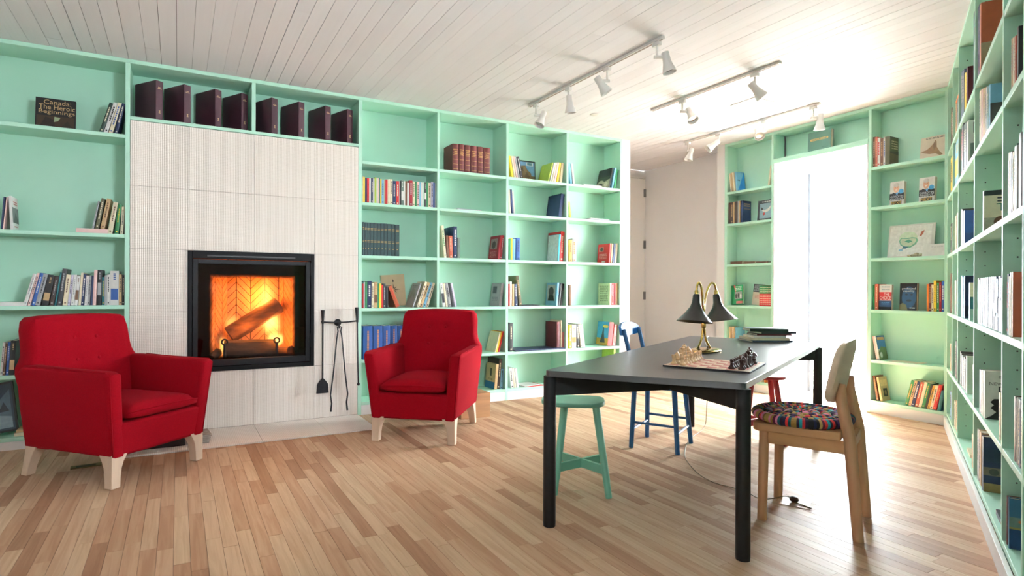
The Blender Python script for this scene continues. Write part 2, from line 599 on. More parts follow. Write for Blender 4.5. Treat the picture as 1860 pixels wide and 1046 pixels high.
MB().box(6.160, 3.955, 0.001, 6.169, 3.9855, 2.40).build('door_seal', pm('grey seal', (60, 66, 72), rough=.6), od)
portal((6.22, 3.51, 1.23), (-1, 0, 0), .95, 2.4)
g = MB().box(6.25, -12, -.12, 30, 22, -.06)
tag(g.build('ground_outside', pm('pale gravel', (228, 226, 222), rough=.9, vary=.1, scale=3)), 'pale sunlit ground outside the doorway', kind='structure')
# white trims at the ends of the bookcases
tag(MB().box(4.384, YA, 0, 4.506, 5.297, H).build('trim_2', M_WHITE, bevel=.002), 'white upright trim closing the fireplace wall bookcase', kind='structure')
tag(MB().box(XB, 4.625, 0, 5.849, 4.729, H).build('trim_3', M_WHITE, bevel=.002), 'white upright trim beside the doorway bookcase', kind='structure')

# ------------------------------------------------------------------ bookcases
TH = 0.027
def bookcase_A(label, ups, shelves, x_trim=None, kick_top=None):
    """ups: list of (x0,x1) uprights; shelves: per bay list of shelf-top heights"""
    bc = empty('bookcase', (ups[0][0], YA, 0))
    tag(bc, label, 'bookcase')
    ox = ups[0][0]
    def b(name, x0, y0, z0, x1, y1, z1, mat=M_MINT, bev=.0015):
        return MB().box(x0 - ox, y0 - YA, z0, x1 - ox, y1 - YA, z1).build(name, mat, bc, bevel=bev)
    zb = min(min(s) for s in shelves)
    for (x0, x1) in ups:
        b('upright', x0, YA, .0, x1, YA + DA, H - .031)
    b('top_board', ups[0][0], YA, H - .03, ups[-1][1], YA + DA, H - .001)
    b('back_panel', ups[0][0], YA + DA + .0005, 0, ups[-1][1], YA + DA + .012, H - .001)
    for k, s in enumerate(shelves):
        xa, xb = ups[k][1], ups[k + 1][0]
        for z in s:
            b('shelf', xa + .0005, YA + .001, z - TH, xb - .0005, YA + DA - .0005, z)
        b('kick_board', xa + .0005, YA + .003, 0, xb - .0005, YA + .02, min(s) - TH - .0005, M_WHITE)
    return bc
SA = [Z1, Z2, Z3, Z4, Z5, Z6]
S2, S3, S4, S5 = 1.506, 0.984, 0.510, 0.085
bookcase_A('mint green built-in bookcase left of the fireplace', [(-1.53, -1.50), (-.346, -.316)], [[Z1, S2, S3, S4, S5]])
bookcase_A('mint green four-column bookcase between fireplace and recess', [(1.394, 1.425), (2.142, 2.166), (2.887, 2.916), (3.625, 3.651), (4.359, 4.383)], [SA] * 4)
# niche over the fireplace
nb = empty('bookcase', (-.316, YA, 2.354))
tag(nb, 'mint green two-bay niche above the fireplace', 'bookcase')
def nbx(name, x0, y0, z0, x1, y1, z1):
    return MB().box(x0 + .316, y0 - YA, z0 - 2.354, x1 + .316, y1 - YA, z1 - 2.354).build(name, M_MINT, nb, bevel=.0015)
nbx('shelf', -.315, YA - .002, 2.356, 1.393, YA + DA, 2.381)
nbx('top_board', -.315, YA, H - .03, 1.393, YA + DA, H - .001)
nbx('back_panel', -.315, YA + DA + .0005, 2.381, 1.393, YA + DA + .012, H - .001)
nbx('divider', .520, YA, 2.3815, .549, YA + DA, H - .0305)

# end wall bookcases
def bookcase_B(label, y0, y1, shelves, upright=(.026, .026), kick=True):
    bc = empty('bookcase', (XB, y0, 0))
    tag(bc, label, 'bookcase')
    def b(name, xa, ya, za, xb, yb, zb_, mat=M_MINT):
        return MB().box(xa - XB, ya - y0, za, xb - XB, yb - y0, zb_).build(name, mat, bc, bevel=.0015)
    lo = 0 if kick else 2.481
    b('upright', XB, y0, lo, XB + DB, y0 + upright[0], H - .031)
    b('upright', XB, y1 - upright[1], lo, XB + DB, y1, H - .031)
    b('top_board', XB, y0, H - .03, XB + DB, y1, H - .001)
    b('back_panel', XB + DB + .0005, y0, lo, XB + DB + .012, y1, H - .001)
    for z in shelves:
        b('shelf', XB + .001, y0 + upright[0] + .0005, z - TH, XB + DB - .0005, y1 - upright[1] - .0005, z)
    if kick:
        b('kick_board', XB + .003, y0 + upright[0] + .0005, 0, XB + .02, y1 - upright[1] - .0005, min(shelves) - TH - .0005, M_WHITE)
    return bc
bookcase_B('narrow mint green bookcase left of the bright doorway', 4.0, 4.622, SA, (.024, .034))
bookcase_B('narrow mint green bookcase right of the bright doorway', 2.411, 3.038 - .0, SA, (.026, .026))
ov = empty('bookcase', (XB, 3.04, 2.455))
tag(ov, 'shallow mint green shelf box over the bright doorway', 'bookcase')
def ovb(name, xa, ya, za, xb, yb, zb_):
    return MB().box(xa - XB, ya - 3.04, za - 2.455, xb - XB, yb - 3.04, zb_ - 2.455).build(name, M_MINT, ov, bevel=.0015)
ovb('shelf', XB - .002, 3.0385, 2.481, XB + .21, 3.9995, 2.506)
ovb('top_board', XB, 3.0385, H - .03, XB + .21, 3.9995, H - .001)
ovb('back_panel', XB + .2105, 3.0385, 2.481, XB + .222, 3.9995, H - .001)
ovb('fascia', XB - .003, 3.0385, 2.46, XB - .0005, 3.9995, 2.481)

# right wall bookcase
UPC = [6.05, 5.53, 5.08, 4.11, 3.11, 2.655, 1.66]
bc = empty('bookcase', PC(0, 0, 0), TC + math.pi)
tag(bc, 'long mint green bookcase along the right-hand wall', 'bookcase')
def bC(name, s0, s1, o0, o1, z0, z1, mat=M_MINT, bev=.0015):
    # local frame of the case: x = towards the camera, y = into the wall
    return MB().box(-s1, o0, z0, -s0, o1, z1).build(name, mat, bc, bevel=bev)
for u_ in UPC:
    bC('upright', u_ - .012, u_ + .012, 0, DC, 0, H - .031)
bC('top_board', UPC[-1] - .012, UPC[0] + .012, 0, DC, H - .03, H - .001)
bC('back_panel', UPC[-1] - .012, UPC[0] + .012, DC - .01, DC - .0005, 0, H - .031)
for k in range(len(UPC) - 1):
    for z in SA:
        bC('shelf', UPC[k + 1] + .0125, UPC[k] - .0125, .001, DC - .011, z - TH, z)
bC('kick_board', UPC[-1], UPC[0] - .0, -.018, -.0005, 0, Z6 - TH - .0005, M_WHITE)
ph = MB()
for u_ in UPC:
    for y_ in (.045, .20):
        z = .2
        while z < 2.7:
            if all(abs(z - q) > .035 for q in SA):
                xx = -u_ + .0124
                ph.add([(xx, y_ + .0035 * math.cos(a), z + .0035 * math.sin(a)) for a in [math.pi / 3 * k for k in range(6)]], [(0, 1, 2, 3, 4, 5)])
            z += .075
tag(ph.build('shelf_pin_holes', pm('pin hole', (40, 50, 46), rough=.8), bc), kind='stuff')
# ------------------------------------------------------------------ fireplace
fp = empty('fireplace', (.54, YA, 0))
tag(fp, 'fireplace clad in ribbed cream tiles with a black steel insert', 'fireplace')
FX = .54
def fb(name, x0, y0, z0, x1, y1, z1, mat, bev=0.0, parent=fp):
    return MB().box(x0 - FX, y0 - YA, z0, x1 - FX, y1 - YA, z1).build(name, mat, parent, bevel=bev)
cols = [-.315, .066, .543, 1.018, 1.393]
rows = [0.012, .459, .93, 1.403, 1.87, 2.353]
for i in range(4):
    for j in range(5):
        if i in (1, 2) and j in (1, 2):
            continue
        fb('tile', cols[i] + .001, YA + random.random() * .001, rows[j] + .001, cols[i + 1] - .001, YA + .016, rows[j + 1] - .001, M_TILE, .0012)
body = MB()
for (x0, z0, x1, z1) in ((-.315, 0, .066, 2.353), (1.018, 0, 1.393, 2.353), (.066, 0, 1.018, .459), (.066, 1.403, 1.018, 2.353)):
    body.box(x0 - FX, .017, z0, x1 - FX, .281, z1)
body.build('chimney_breast', pm('grout', (190, 180, 170), rough=.9), fp)
# insert
ins = empty('stove_insert', (0, 0, 0))
ins.parent = fp
def ib(name, x0, y0, z0, x1, y1, z1, mat=M_STEEL, bev=.002):
    return MB().box(x0 - FX, y0 - YA, z0, x1 - FX, y1 - YA, z1).build(name, mat, ins, bevel=bev)
X0, X1, ZA, ZB = .0675, 1.0165, .4605, 1.4015
fr = MB()
for (a0, b0, a1, b1, ya, yb) in ((X0, ZA, X0 + .03, ZB, -.012, .05), (X1 - .03, ZA, X1, ZB, -.012, .05), (X0 + .03, ZB - .06, X1 - .03, ZB, -.012, .05), (X0 + .03, ZA, X1 - .03, ZA + .035, -.012, .05)):
    fr.box(a0 - FX, ya, b0, a1 - FX, yb, b1)
fr.build('surround', M_STEEL, ins, bevel=.003)
D0, D1, DZ0, DZ1 = X0 + .034, X1 - .034, ZA + .039, ZB - .064
fr = MB()
bw = .035
for (a0, b0, a1, b1) in ((D0, DZ0, D0 + bw, DZ1), (D1 - bw, DZ0, D1, DZ1), (D0 + bw, DZ1 - bw, D1 - bw, DZ1), (D0 + bw, DZ0, D1 - bw, DZ0 + .05)):
    fr.box(a0 - FX, -.006, b0, a1 - FX, .04, b1)
fr.build('door_frame', pm('door steel', (26, 26, 29), rough=.45, spec=.25), ins, bevel=.003)
gw, gh = (D1 - D0) / 2 - bw, (DZ1 - bw - DZ0 - .05) / 2
gp = MB().box(-gw, -.002, -gh, gw, .002, gh).build('pane', M_FIREGLASS, ins)
gp.location = ((D0 + D1) / 2 - FX, .022, DZ0 + .05 + gh)
for z in (.62, 1.22):
    ib('hinge', X1 - .036, YA - .02, z, X1 - .024, YA - .008, z + .11)
ib('damper_slider', .20, YA - .016, ZB - .045, .86, YA - .012, ZB - .03, pm('slider steel', (55, 54, 54), rough=.4, metal=.5))
# firebox shell and herringbone bricks
M_BRICK = pm('firebrick', (206, 132, 82), rough=.85, vary=.12, scale=30, bump=.2)
M_SOOT = pm('soot', (40, 30, 26), rough=.95)
YB_ = 5.50
zf, zt = .50, 1.36
CL = [(.10, YA + .05), (.372, YB_), (.815, YB_), (.985, YA + .05)]
sh = MB()
for i in range(3):
    a, b = Vector(CL[i]), Vector(CL[i + 1])
    n = Vector((-(b - a).y, (b - a).x)).normalized() * .03
    pts = [a, b, b + n, a + n]
    sh.add([(p.x - FX, p.y - YA, z) for z in (zf - .03, zt + .03) for p in pts], [(3, 2, 1, 0), (4, 5, 6, 7), (0, 1, 5, 4), (1, 2, 6, 5), (2, 3, 7, 6), (3, 0, 4, 7)])
for (z0, z1) in ((zf - .04, zf), (zt, zt + .04)):
    sh.prism([(p[0] - FX, p[1] - YA) for p in [CL[0], CL[3], (CL[2][0], YB_ + .02), (CL[1][0], YB_ + .02)]], z0, z1)
sh.build('firebox', M_SOOT, ins)

def clip_poly(poly, x0, y0, x1, y1):
    def cl(pl, f, inter):
        out = []
        for i in range(len(pl)):
            a, b = pl[i], pl[(i + 1) % len(pl)]
            fa, fb_ = f(a), f(b)
            if fa >= 0:
                out.append(a)
            if (fa >= 0) != (fb_ >= 0):
                t = fa / (fa - fb_)
                out.append((a[0] + t * (b[0] - a[0]), a[1] + t * (b[1] - a[1])))
        return out
    for f in (lambda p: p[0] - x0, lambda p: x1 - p[0], lambda p: p[1] - y0, lambda p: y1 - p[1]):
        poly = cl(poly, f, None)
        if len(poly) < 3:
            return []
    return poly

def herringbone(w, h, bl, bwid):
    """brick outlines of a vertical zig-zag herringbone pattern clipped to w x h"""
    out = []
    g = .0022
    c45 = math.sqrt(.5)
    n = int(bl / bwid + .5)
    for i in range(-60, 60):
        for k in range(-20, 20):
            # standard herringbone lattice in rotated axes
            for ori in (0, 1):
                px = i * bwid + k * 2 * bl * 0
                if ori == 0:
                    x0, y0, dx, dy = i * bwid + k * (bl * 2) * 1, i * bwid, bl, bwid
                else:
                    x0, y0, dx, dy = i * bwid + k * (bl * 2) - bwid, i * bwid - bl + bwid, bwid, bl
                r = [(x0 + g, y0 + g), (x0 + dx - g, y0 + g), (x0 + dx - g, y0 + dy - g), (x0 + g, y0 + dy - g)]
                q = [((a - b) * c45 + w / 2, (a + b) * c45 + h * .0 - .6) for a, b in r]
                cx_ = sum(p[0] for p in q) / 4
                cy_ = sum(p[1] for p in q) / 4
                if -.3 < cx_ < w + .3 and -.3 < cy_ < h + .3:
                    p = clip_poly(q, 0, 0, w, h)
                    if len(p) >= 3:
                        ar = abs(sum(p[j][0] * p[(j + 1) % len(p)][1] - p[(j + 1) % len(p)][0] * p[j][1] for j in range(len(p)))) / 2
                        if ar > .00025:
                            out.append(p)
    return out
def herringbone2(w, h, bl=.165, bwid=.046):
    """columns of slanted bricks, alternate columns mirrored"""
    out = []
    cwid = bl * math.cos(R(45))
    g = .0032
    col = 0
    x = -cwid * .35
    vstep = bwid / math.cos(R(45))
    while x < w:
        z = -.3
        while z < h + .3:
            s = 1 if col % 2 == 0 else -1
            za, zb = (z, z + cwid) if s > 0 else (z + cwid, z)
            p = [(x + g, za + g), (x + cwid - g, zb + g), (x + cwid - g, zb + vstep - g), (x + g, za + vstep - g)]
            p = clip_poly(p, 0, 0, w, h)
            if len(p) >= 3:
                ar = abs(sum(p[j][0] * p[(j + 1) % len(p)][1] - p[(j + 1) % len(p)][0] * p[j][1] for j in range(len(p)))) / 2
                if ar > .0002:
                    out.append(p)
            z += vstep
        x += cwid
        col += 1
    return out
for i in range(3):
    a, b = Vector(CL[i]), Vector(CL[i + 1])
    dlen = (b - a).length
    d = (b - a).normalized()
    n = Vector((d.y, -d.x))      # into the box
    if i == 1:
        n = Vector((0, -1))
    for p in herringbone2(dlen - .004, zt - zf):
        def T(q, o):
            v = a + d * (q[0] + .002) + n * o
            return (v.x - FX, v.y - YA, zf + q[1])
        m_ = len(p)
        vs = [T(q, .001) for q in p] + [T(q, .008 + random.random() * .001) for q in p]
        fs = [tuple(range(m_ - 1, -1, -1)), tuple(range(m_, 2 * m_))] + [(k, (k + 1) % m_, m_ + (k + 1) % m_, m_ + k) for k in range(m_)]
        o = MB().add(vs, fs).build('brick', M_BRICK, ins)
        recalc(o)

# logs, andirons, flames (things standing in the firebox)
M_BARK = pm('charred bark', (64, 42, 30), rough=.95, vary=.5, scale=40, bump=1.0, bscale=45, stretch=(.25, 1, 1))
M_BARK2 = pm('burning bark', (96, 56, 32), rough=.95, vary=.45, scale=40, bump=1.0, bscale=60, stretch=(.25, 1, 1))
M_LOGEND = pm('split log end', (150, 100, 60), rough=.9, vary=.3, scale=50)
def log(name, p0, p1, r, mat, label, seed):
    rr = random.Random(seed)
    a, b = Vector(p0), Vector(p1)
    ax = (b - a).normalized()
    u = ax.cross(Vector((0, 0, 1))).normalized()
    v = ax.cross(u)
    rings = []
    lob = [rr.uniform(.86, 1.1) for _ in range(14)]
    for k in range(9):
        c = a.lerp(b, k / 8)
        rings.append([c + (u * math.cos(t) + v * math.sin(t)) * r * lob[j] * rr.uniform(.95, 1.05) for j, t in enumerate([2 * math.pi * j / 14 for j in range(14)])])
    o = MB().loft(rings).build(name, mat, None, smooth=True, angle=50)
    recalc(o)
    o.data.materials.append(M_LOGEND)
    return tag(o, label, 'log', 'logs burning in the fireplace')
log('fire_log', (.34, 5.235, .605), (.74, 5.255, .600), .072, M_BARK, 'dark charred log lying at the front of the fire', 1)
log('fire_log', (.385, 5.355, .715), (.785, 5.38, .97), .074, M_BARK2, 'log leaning diagonally across the fire', 2)
log('fire_log', (.235, 5.18, .537), (.297, 5.29, .58), .035, M_BARK, 'thin log end poking out left of the charred log', 3)
log('fire_log', (.79, 5.38, .547), (.86, 5.18, .575), .045, M_BARK2, 'short log under the right andiron', 4)
def andiron(x, label):
    o = MB()
    o.tube([(0, 0, 0), (0, -.002, .06), (0, 0, .13), (0, 0, .158)], [.017, .013, .010, .012], 10)
    ring = []
    for k in range(17):
        a = 2 * math.pi * k / 16
        ring.append((.021 * math.cos(a), 0, .176 + .021 * math.sin(a)))
    o.tube(ring, .007, 8, cap=False)
    o.tube([(0, 0, .02), (0, .28, .02)], .010, 8)
    ob = o.build('andiron', M_IRON, None, smooth=True)
    ob.location = (x, 5.135, zf)
    return tag(ob, label, 'andiron', 'pair of andirons')
andiron(.335, 'black ring-topped andiron at the left of the fire')
andiron(.735, 'black ring-topped andiron at the right of the fire')

def flame_mat():
    m = bpy.data.materials.new('flames')
    m.use_nodes = True
    nt = m.node_tree
    N, L = nt.nodes, nt.links
    for n in list(N):
        if n.type == 'BSDF_PRINCIPLED':
            N.remove(n)
    out = [n for n in N if n.type == 'OUTPUT_MATERIAL'][0]
    tc = N.new('ShaderNodeTexCoord')
    nz = N.new('ShaderNodeTexNoise')
    nz.inputs['Scale'].default_value = 5.0
    nz.inputs['Detail'].default_value = 2
    mp = N.new('ShaderNodeMapping')
    mp.inputs['Scale'].default_value = (2.4, 2.4, .9)
    L.new(tc.outputs['Object'], mp.inputs[0])
    L.new(mp.outputs[0], nz.inputs[0])
    dsp = N.new('ShaderNodeVectorMath'); dsp.operation = 'MULTIPLY_ADD'
    L.new(nz.outputs['Color'], dsp.inputs[0])
    dsp.inputs[1].default_value = (.10, .06, .12)
    L.new(tc.outputs['Object'], dsp.inputs[2])
    total = None
    # ellipsoidal tongues: centre (x,y,z), radii, gain   (object space = world offset from the hearth)
    for (c, r, g) in (((.135, .13, .48), (.13, .10, .36), 1.0), ((.20, .12, .30), (.15, .12, .16), .9), ((-.13, .13, .30), (.16, .09, .12), .8),
                      ((.22, .05, .17), (.12, .06, .09), 2.6), ((.13, .05, .13), (.10, .05, .05), 2.4), ((-.20, .03, .12), (.05, .06, .13), 1.6), ((.02, .14, .42), (.10, .08, .16), .5)):
        s1 = N.new('ShaderNodeVectorMath'); s1.operation = 'SUBTRACT'
        L.new(dsp.outputs[0], s1.inputs[0]); s1.inputs[1].default_value = (c[0] + .05, c[1] + .03, c[2] + .06)
        s2 = N.new('ShaderNodeVectorMath'); s2.operation = 'DIVIDE'
        L.new(s1.outputs[0], s2.inputs[0]); s2.inputs[1].default_value = r
        ln = N.new('ShaderNodeVectorMath'); ln.operation = 'LENGTH'
        L.new(s2.outputs[0], ln.inputs[0])
        mr = N.new('ShaderNodeMapRange'); mr.interpolation_type = 'SMOOTHSTEP'
        mr.inputs['From Min'].default_value = 1.0
        mr.inputs['From Max'].default_value = 0.0
        mr.inputs['To Min'].default_value = 0.0
        mr.inputs['To Max'].default_value = g
        L.new(ln.outputs['Value'], mr.inputs[0])
        if total is None:
            total = mr
        else:
            ad = N.new('ShaderNodeMath'); ad.operation = 'ADD'
            L.new(total.outputs[0], ad.inputs[0]); L.new(mr.outputs[0], ad.inputs[1])
            total = ad
    rp = N.new('ShaderNodeValToRGB')
    rp.color_ramp.elements[0].color = (1, .16, .01, 1)
    rp.color_ramp.elements[0].position = 0.05
    rp.color_ramp.elements[1].color = (1, .66, .16, 1)
    rp.color_ramp.elements[1].position = 1.0
    L.new(total.outputs[0], rp.inputs[0])
    em = N.new('ShaderNodeEmission')
    L.new(rp.outputs[0], em.inputs[0])
    ml = N.new('ShaderNodeMath'); ml.operation = 'MULTIPLY'
    ml.inputs[1].default_value = 12.0
    L.new(total.outputs[0], ml.inputs[0])
    L.new(ml.outputs[0], em.inputs[1])
    L.new(em.outputs[0], out.inputs['Volume'])
    return m
flm = MB().prism([(-.27, -.06), (.30, -.06), (.235, .215), (-.15, .215)], .015, .845).build('flames', flame_mat())
flm.location = (FX, 5.26, zf)
tag(flm, 'bright orange and yellow flames around the burning logs', 'fire', kind='stuff')
for (p, e) in (((.62, 5.36, 1.05), 4.5), ((.50, 5.20, .80), 2.2), ((.74, 5.18, .70), 3.0)):
    l = bpy.data.lights.new('fire_light', 'POINT')
    l.energy = e
    l.color = (1.0, .36, .05)
    l.shadow_soft_size = .07
    lo = bpy.data.objects.new('fire_light', l)
    COL.objects.link(lo)
    lo.location = p

# hearth slab of tiles
he = empty('hearth', (.53, 4.73, 0))
tag(he, 'low hearth of ribbed cream tiles in front of the fireplace', 'hearth')
for i in range(4):
    MB().box(cols[i] + .001 - .53 - (.0 if i else 0), 4.445 - 4.73, 0.0005, cols[i + 1] - .001 - .53, YA - .0015 - 4.73, .012).build('tile', M_HEARTH, he, bevel=.002)

# fire tools on a wall bracket
ft = empty('tool_bracket', (1.215, YA, .82))
tag(ft, 'black iron wall bracket holding the fire tools', 'bracket')
MB().lathe([(.0, -.0), (.030, .0), (.030, .012), (.022, .018), (.006, .022)], 16, M=Matrix.Rotation(R(90), 3, 'X')).build('wall_plate', M_IRON, ft, smooth=True)
MB().tube([(-.15, -.05, .012), (-.08, -.05, .006), (0, -.03, .0), (.08, -.05, .006), (.15, -.05, .012)], .0065, 8).build('bar', M_IRON, ft, smooth=True)
MB().tube([(0, -.02, 0), (0, -.05, -.01), (0, -.065, -.03), (0, -.06, -.045), (0, -.045, -.045)], .006, 8).build('hook', M_IRON, ft, smooth=True)
sv = empty('fire_shovel', (1.078, YA - .055, .24))
tag(sv, 'black iron fire shovel hanging left on the wall bracket', 'shovel', 'fire tools')
MB().tube([(0, 0, .10), (0, 0, .58)], .007, 8).build('shaft', M_IRON, sv, smooth=True)
MB().tube([(0, 0, .575), (0, 0, .60), (0, 0, .69)], [.009, .010, .017], 10).build('handle', M_IRON, sv, smooth=True)
bl = [(-.052, 0), (-.046, .075), (-.03, .10), (-.008, .125), (.008, .125), (.03, .10), (.046, .075), (.052, 0)]
bl = [(x, z - .01) for x, z in bl]
MB().prism(list(reversed(bl)), -.004, .004, 'y').build('blade', M_IRON, sv, bevel=.003)
pk = empty('fire_poker', (1.372, YA - .055, .28))
tag(pk, 'black iron fire poker hanging right on the wall bracket', 'poker', 'fire tools')
MB().tube([(.012, 0, .01), (.006, 0, .2), (0, 0, .55)], .0065, 8).sphere((.013, 0, .004), .013).build('shaft', M_IRON, pk, smooth=True)
MB().tube([(0, 0, .54), (0, 0, .56), (-.004, 0, .67)], [.009, .010, .017], 10).build('handle', M_IRON, pk, smooth=True)
tg = empty('fire_tongs', (1.215, YA - .068, .09))
tag(tg, 'black iron fire tongs hanging from the middle of the bracket', 'tongs', 'fire tools')
for s_ in (-1, 1):
    MB().tube([(0, 0, .70), (s_ * .018, 0, .695), (s_ * .012, 0, .66), (s_ * .022, 0, .60), (s_ * .05, 0, .30), (s_ * .073, 0, .12), (s_ * .063, 0, .05), (s_ * .07, 0, -.02)], [.006, .006, .006, .006, .006, .006, .007, .008], 8).build('arm', M_IRON, tg, smooth=True)

# ------------------------------------------------------------------ armchairs
def armchair(label, loc, rz):
    """front = -y, x to the right seen from the front"""
    t = empty('armchair', loc, rz)
    tag(t, label, 'armchair', 'red armchairs by the fireplace')
    # base
    MB().add([(-.285, -.345, .168), (.285, -.345, .168), (.285, .33, .168), (-.285, .33, .168), (-.305, -.362, .36), (.305, -.362, .36), (.305, .35, .36), (-.305, .35, .36)],
             [(0, 3, 2, 1), (4, 5, 6, 7), (0, 1, 5, 4), (1, 2, 6, 5), (2, 3, 7, 6), (3, 0, 4, 7)]).build('seat_base', M_RED, t, bevel=.02, seg=3, smooth=True, angle=60)
    # back: front-view outline lofted through the thickness, leaning backwards
    half = [(.30, .17), (.325, .30), (.35, .50), (.362, .60), (.357, .645), (.338, .675), (.322, .71), (.315, .76), (.312, .86), (.302, .905), (.275, .932), (.20, .940), (.08, .944)]
    outline = half + [(-x, z) for x, z in reversed(half)]
    rings = []
    def yf(z):
        return .205 + (z - .36) * .20
    for k, (dy, ins_) in enumerate([(.0, .026), (.008, .010), (.024, 0), (.115, 0), (.135, .010), (.145, .026)]):
        ring = []
        for x, z in outline:
            zz = z - (ins_ if z > .6 else 0)
            xx = x - math.copysign(min(ins_, abs(x)), x)
            bul = 0
            ring.append((xx, yf(zz) + dy, zz))
        rings.append(ring)
    bk = MB().loft(rings).build('backrest', M_RED, t, smooth=True, angle=50)
    recalc(bk)
    # padded front with dimples
    n, m_ = 26, 22
    pad = MB()
    btn = [(-.07, .80), (.07, .80), (-.07, .665), (.07, .665)]
    vs = []
    for j in range(m_ + 1):
        for i in range(n + 1):
            x = -.285 + .57 * i / n
            z = .43 + .49 * j / m_
            e = min(1, min(i, n - i) / 4) * min(1, (m_ - j) / 3)
            dep = -.014 * (e ** .5)
            for bx, bz in btn:
                dd = math.hypot(x - bx, z - bz)
                dep += .016 * math.exp(-(dd / .022) ** 2)
            vs.append((x, yf(z) + .004 + dep, z))
    fs = [(j * (n + 1) + i, j * (n + 1) + i + 1, (j + 1) * (n + 1) + i + 1, (j + 1) * (n + 1) + i) for j in range(m_) for i in range(n)]
    pad.add(vs, fs).build('back_padding', M_RED, bk, smooth=True, angle=180)
    for bx, bz in btn:
        MB().sphere((bx, yf(bz) + .000, bz), .011, 12, 8, (1, .5, 1)).build('button', M_RED, bk, smooth=True, angle=180)
    # arms
    for s in (-1, 1):
        prof = [(-.350, .172), (-.366, .40), (-.385, .640), (-.355, .652), (.0, .655), (.22, .662), (.31, .66), (.37, .62), (.375, .40), (.365, .172)]
        def xo(z):
            return .318 + (z - .17) / .475 * .050
        rings = []
        for k, (fx, ins_) in enumerate([(0, .020), (.008, .007), (.022, 0), (.066, 0), (.080, .007), (.088, .020)]):
            ring = []
            for y, z in prof:
                yy = y + (ins_ if y < -.2 else (-ins_ if y > .3 else 0))
                zz = z - (ins_ if z > .6 else 0) + (ins_ if z < .2 else 0)
                ring.append((s * (xo(zz) - fx), yy, zz))
            rings.append(ring)
        a_ = MB().loft(rings).build('armrest', M_RED, t, smooth=True, angle=50)
        recalc(a_)
        # piping along the outer front edge
        MB().tube([(s * (xo(z) - .012), y - .001, z) for y, z in ((-.346, .18), (-.361, .40), (-.378, .632), (-.35, .650), (.0, .653), (.2, .660))], .0045, 6).build('piping', M_RED, a_, smooth=True, angle=180)
    # seat cushion
    n, m_ = 14, 14
    def cush(i, j, top):
        x = -.238 + .476 * i / n
        y = -.375 + .60 * j / m_
        ex = 1 - abs(2 * i / n - 1) ** 6
        ey = 1 - abs(2 * j / m_ - 1) ** 6
        y -= .018 * (1 - (2 * i / n - 1) ** 2) * (1 - j / m_)
        b_ = (ex * ey) ** .35 if ex * ey > 0 else 0
        return (x, y, (.412 + .036 * b_ + .012 * (1 - (2 * i / n - 1) ** 2)) if top else (.385 - .022 * b_))
    vs = [cush(i, j, True) for j in range(m_ + 1) for i in range(n + 1)] + [cush(i, j, False) for j in range(m_ + 1) for i in range(n + 1)]
    K = (n + 1) * (m_ + 1)
    q = lambda i, j: j * (n + 1) + i
    fs = [(q(i, j), q(i + 1, j), q(i + 1, j + 1), q(i, j + 1)) for j in range(m_) for i in range(n)]
    fs += [tuple(K + v for v in reversed(f)) for f in fs]
    edge = [(i, 0) for i in range(n)] + [(n, j) for j in range(m_)] + [(n - i, m_) for i in range(n)] + [(0, m_ - j) for j in range(m_)]
    for k in range(len(edge)):
        a_, b_ = q(*edge[k]), q(*edge[(k + 1) % len(edge)])
        fs.append((K + a_, K + b_, b_, a_))
    cu = MB().add(vs, fs).build('seat_cushion', M_RED, t, smooth=True, angle=180)
    recalc(cu)
    MB().tube([(-.238 + .476 * i / n, -.377 - .018 * (1 - (2 * i / n - 1) ** 2), .412 + .010 * (1 - (2 * i / n - 1) ** 2)) for i in range(n + 1)], .004, 6).build('piping', M_RED, cu, smooth=True, angle=180)
    # legs
    for sx in (-1, 1):
        for fy in (-1, 1):
            x1 = sx * .288
            if fy < 0:
                rings = []
                for z, w_, yy in ((0.002, .027, -.318), (.06, .028, -.315), (.11, .031, -.311), (.145, .037, -.306), (.17, .045, -.30), (.19, .05, -.295)):
                    # outer/front faces straight, inner faces flare towards the top
                    xo_, yo_ = x1 + sx * .026, -.345
                    xi, yi = xo_ - sx * 2 * w_, yo_ + 2 * w_
                    rings.append([(xo_, yo_, z), (xi, yo_, z), (xi, yi, z), (xo_, yi, z)])
            else:
                rings = []
                for z, w_, yy in ((0.002, .025, .375), (.06, .026, .358), (.11, .030, .342), (.15, .037, .328), (.19, .046, .312)):
                    xo_ = x1 + sx * .022
                    xi = xo_ - sx * 2 * w_
                    rings.append([(xo_, yy - w_, z), (xi, yy - w_, z), (xi, yy + w_, z), (xo_, yy + w_, z)])
            lg = MB().loft(rings).build('leg', M_LEG, t, bevel=.003)
            recalc(lg)
    return t
armchair('red wool armchair nearer the camera, left of the fire', (-.318, 4.238, .0), math.atan2(.398, .436))
armchair('red wool armchair right of the fireplace near the tools', (1.712, 4.198, .0), math.atan2(-.37, .452))

# small floor things near the hearth
o = tag(MB().box(-.14, -.10, 0, .14, .10, .105).build('kindling_box', pm('dark felt', (52, 46, 44), rough=.9, vary=.15, scale=60, bump=.3), None, bevel=.006), 'low dark box under the left armchair on the hearth', 'box')
o.location = (-.09, 4.66, .0125)
for k in range(4):
    pp = MB().box(-.07, -.10, 0, .07, .10, .014)
    o = tag(pp.build('newspaper', pm('newsprint', (168, 160, 150), rough=.9, vary=.3, scale=45, stretch=(1, 1, 4)), None, bevel=.003), 'folded newspaper, %s of the pile beside the dark box' % ('lowest', 'second lowest', 'second highest', 'topmost')[k], 'newspaper', 'newspapers on the hearth')
    o.location = (.135 + .004 * (k % 2), 4.67, .0125 + .0145 * k)
    o.rotation_euler = (0, 0, .05 * (k - 1))
vt = empty('floor_vent', (-.50, 4.36, 0.001), 0.1)
tag(vt, 'small brass floor plate under the left armchair', 'vent')
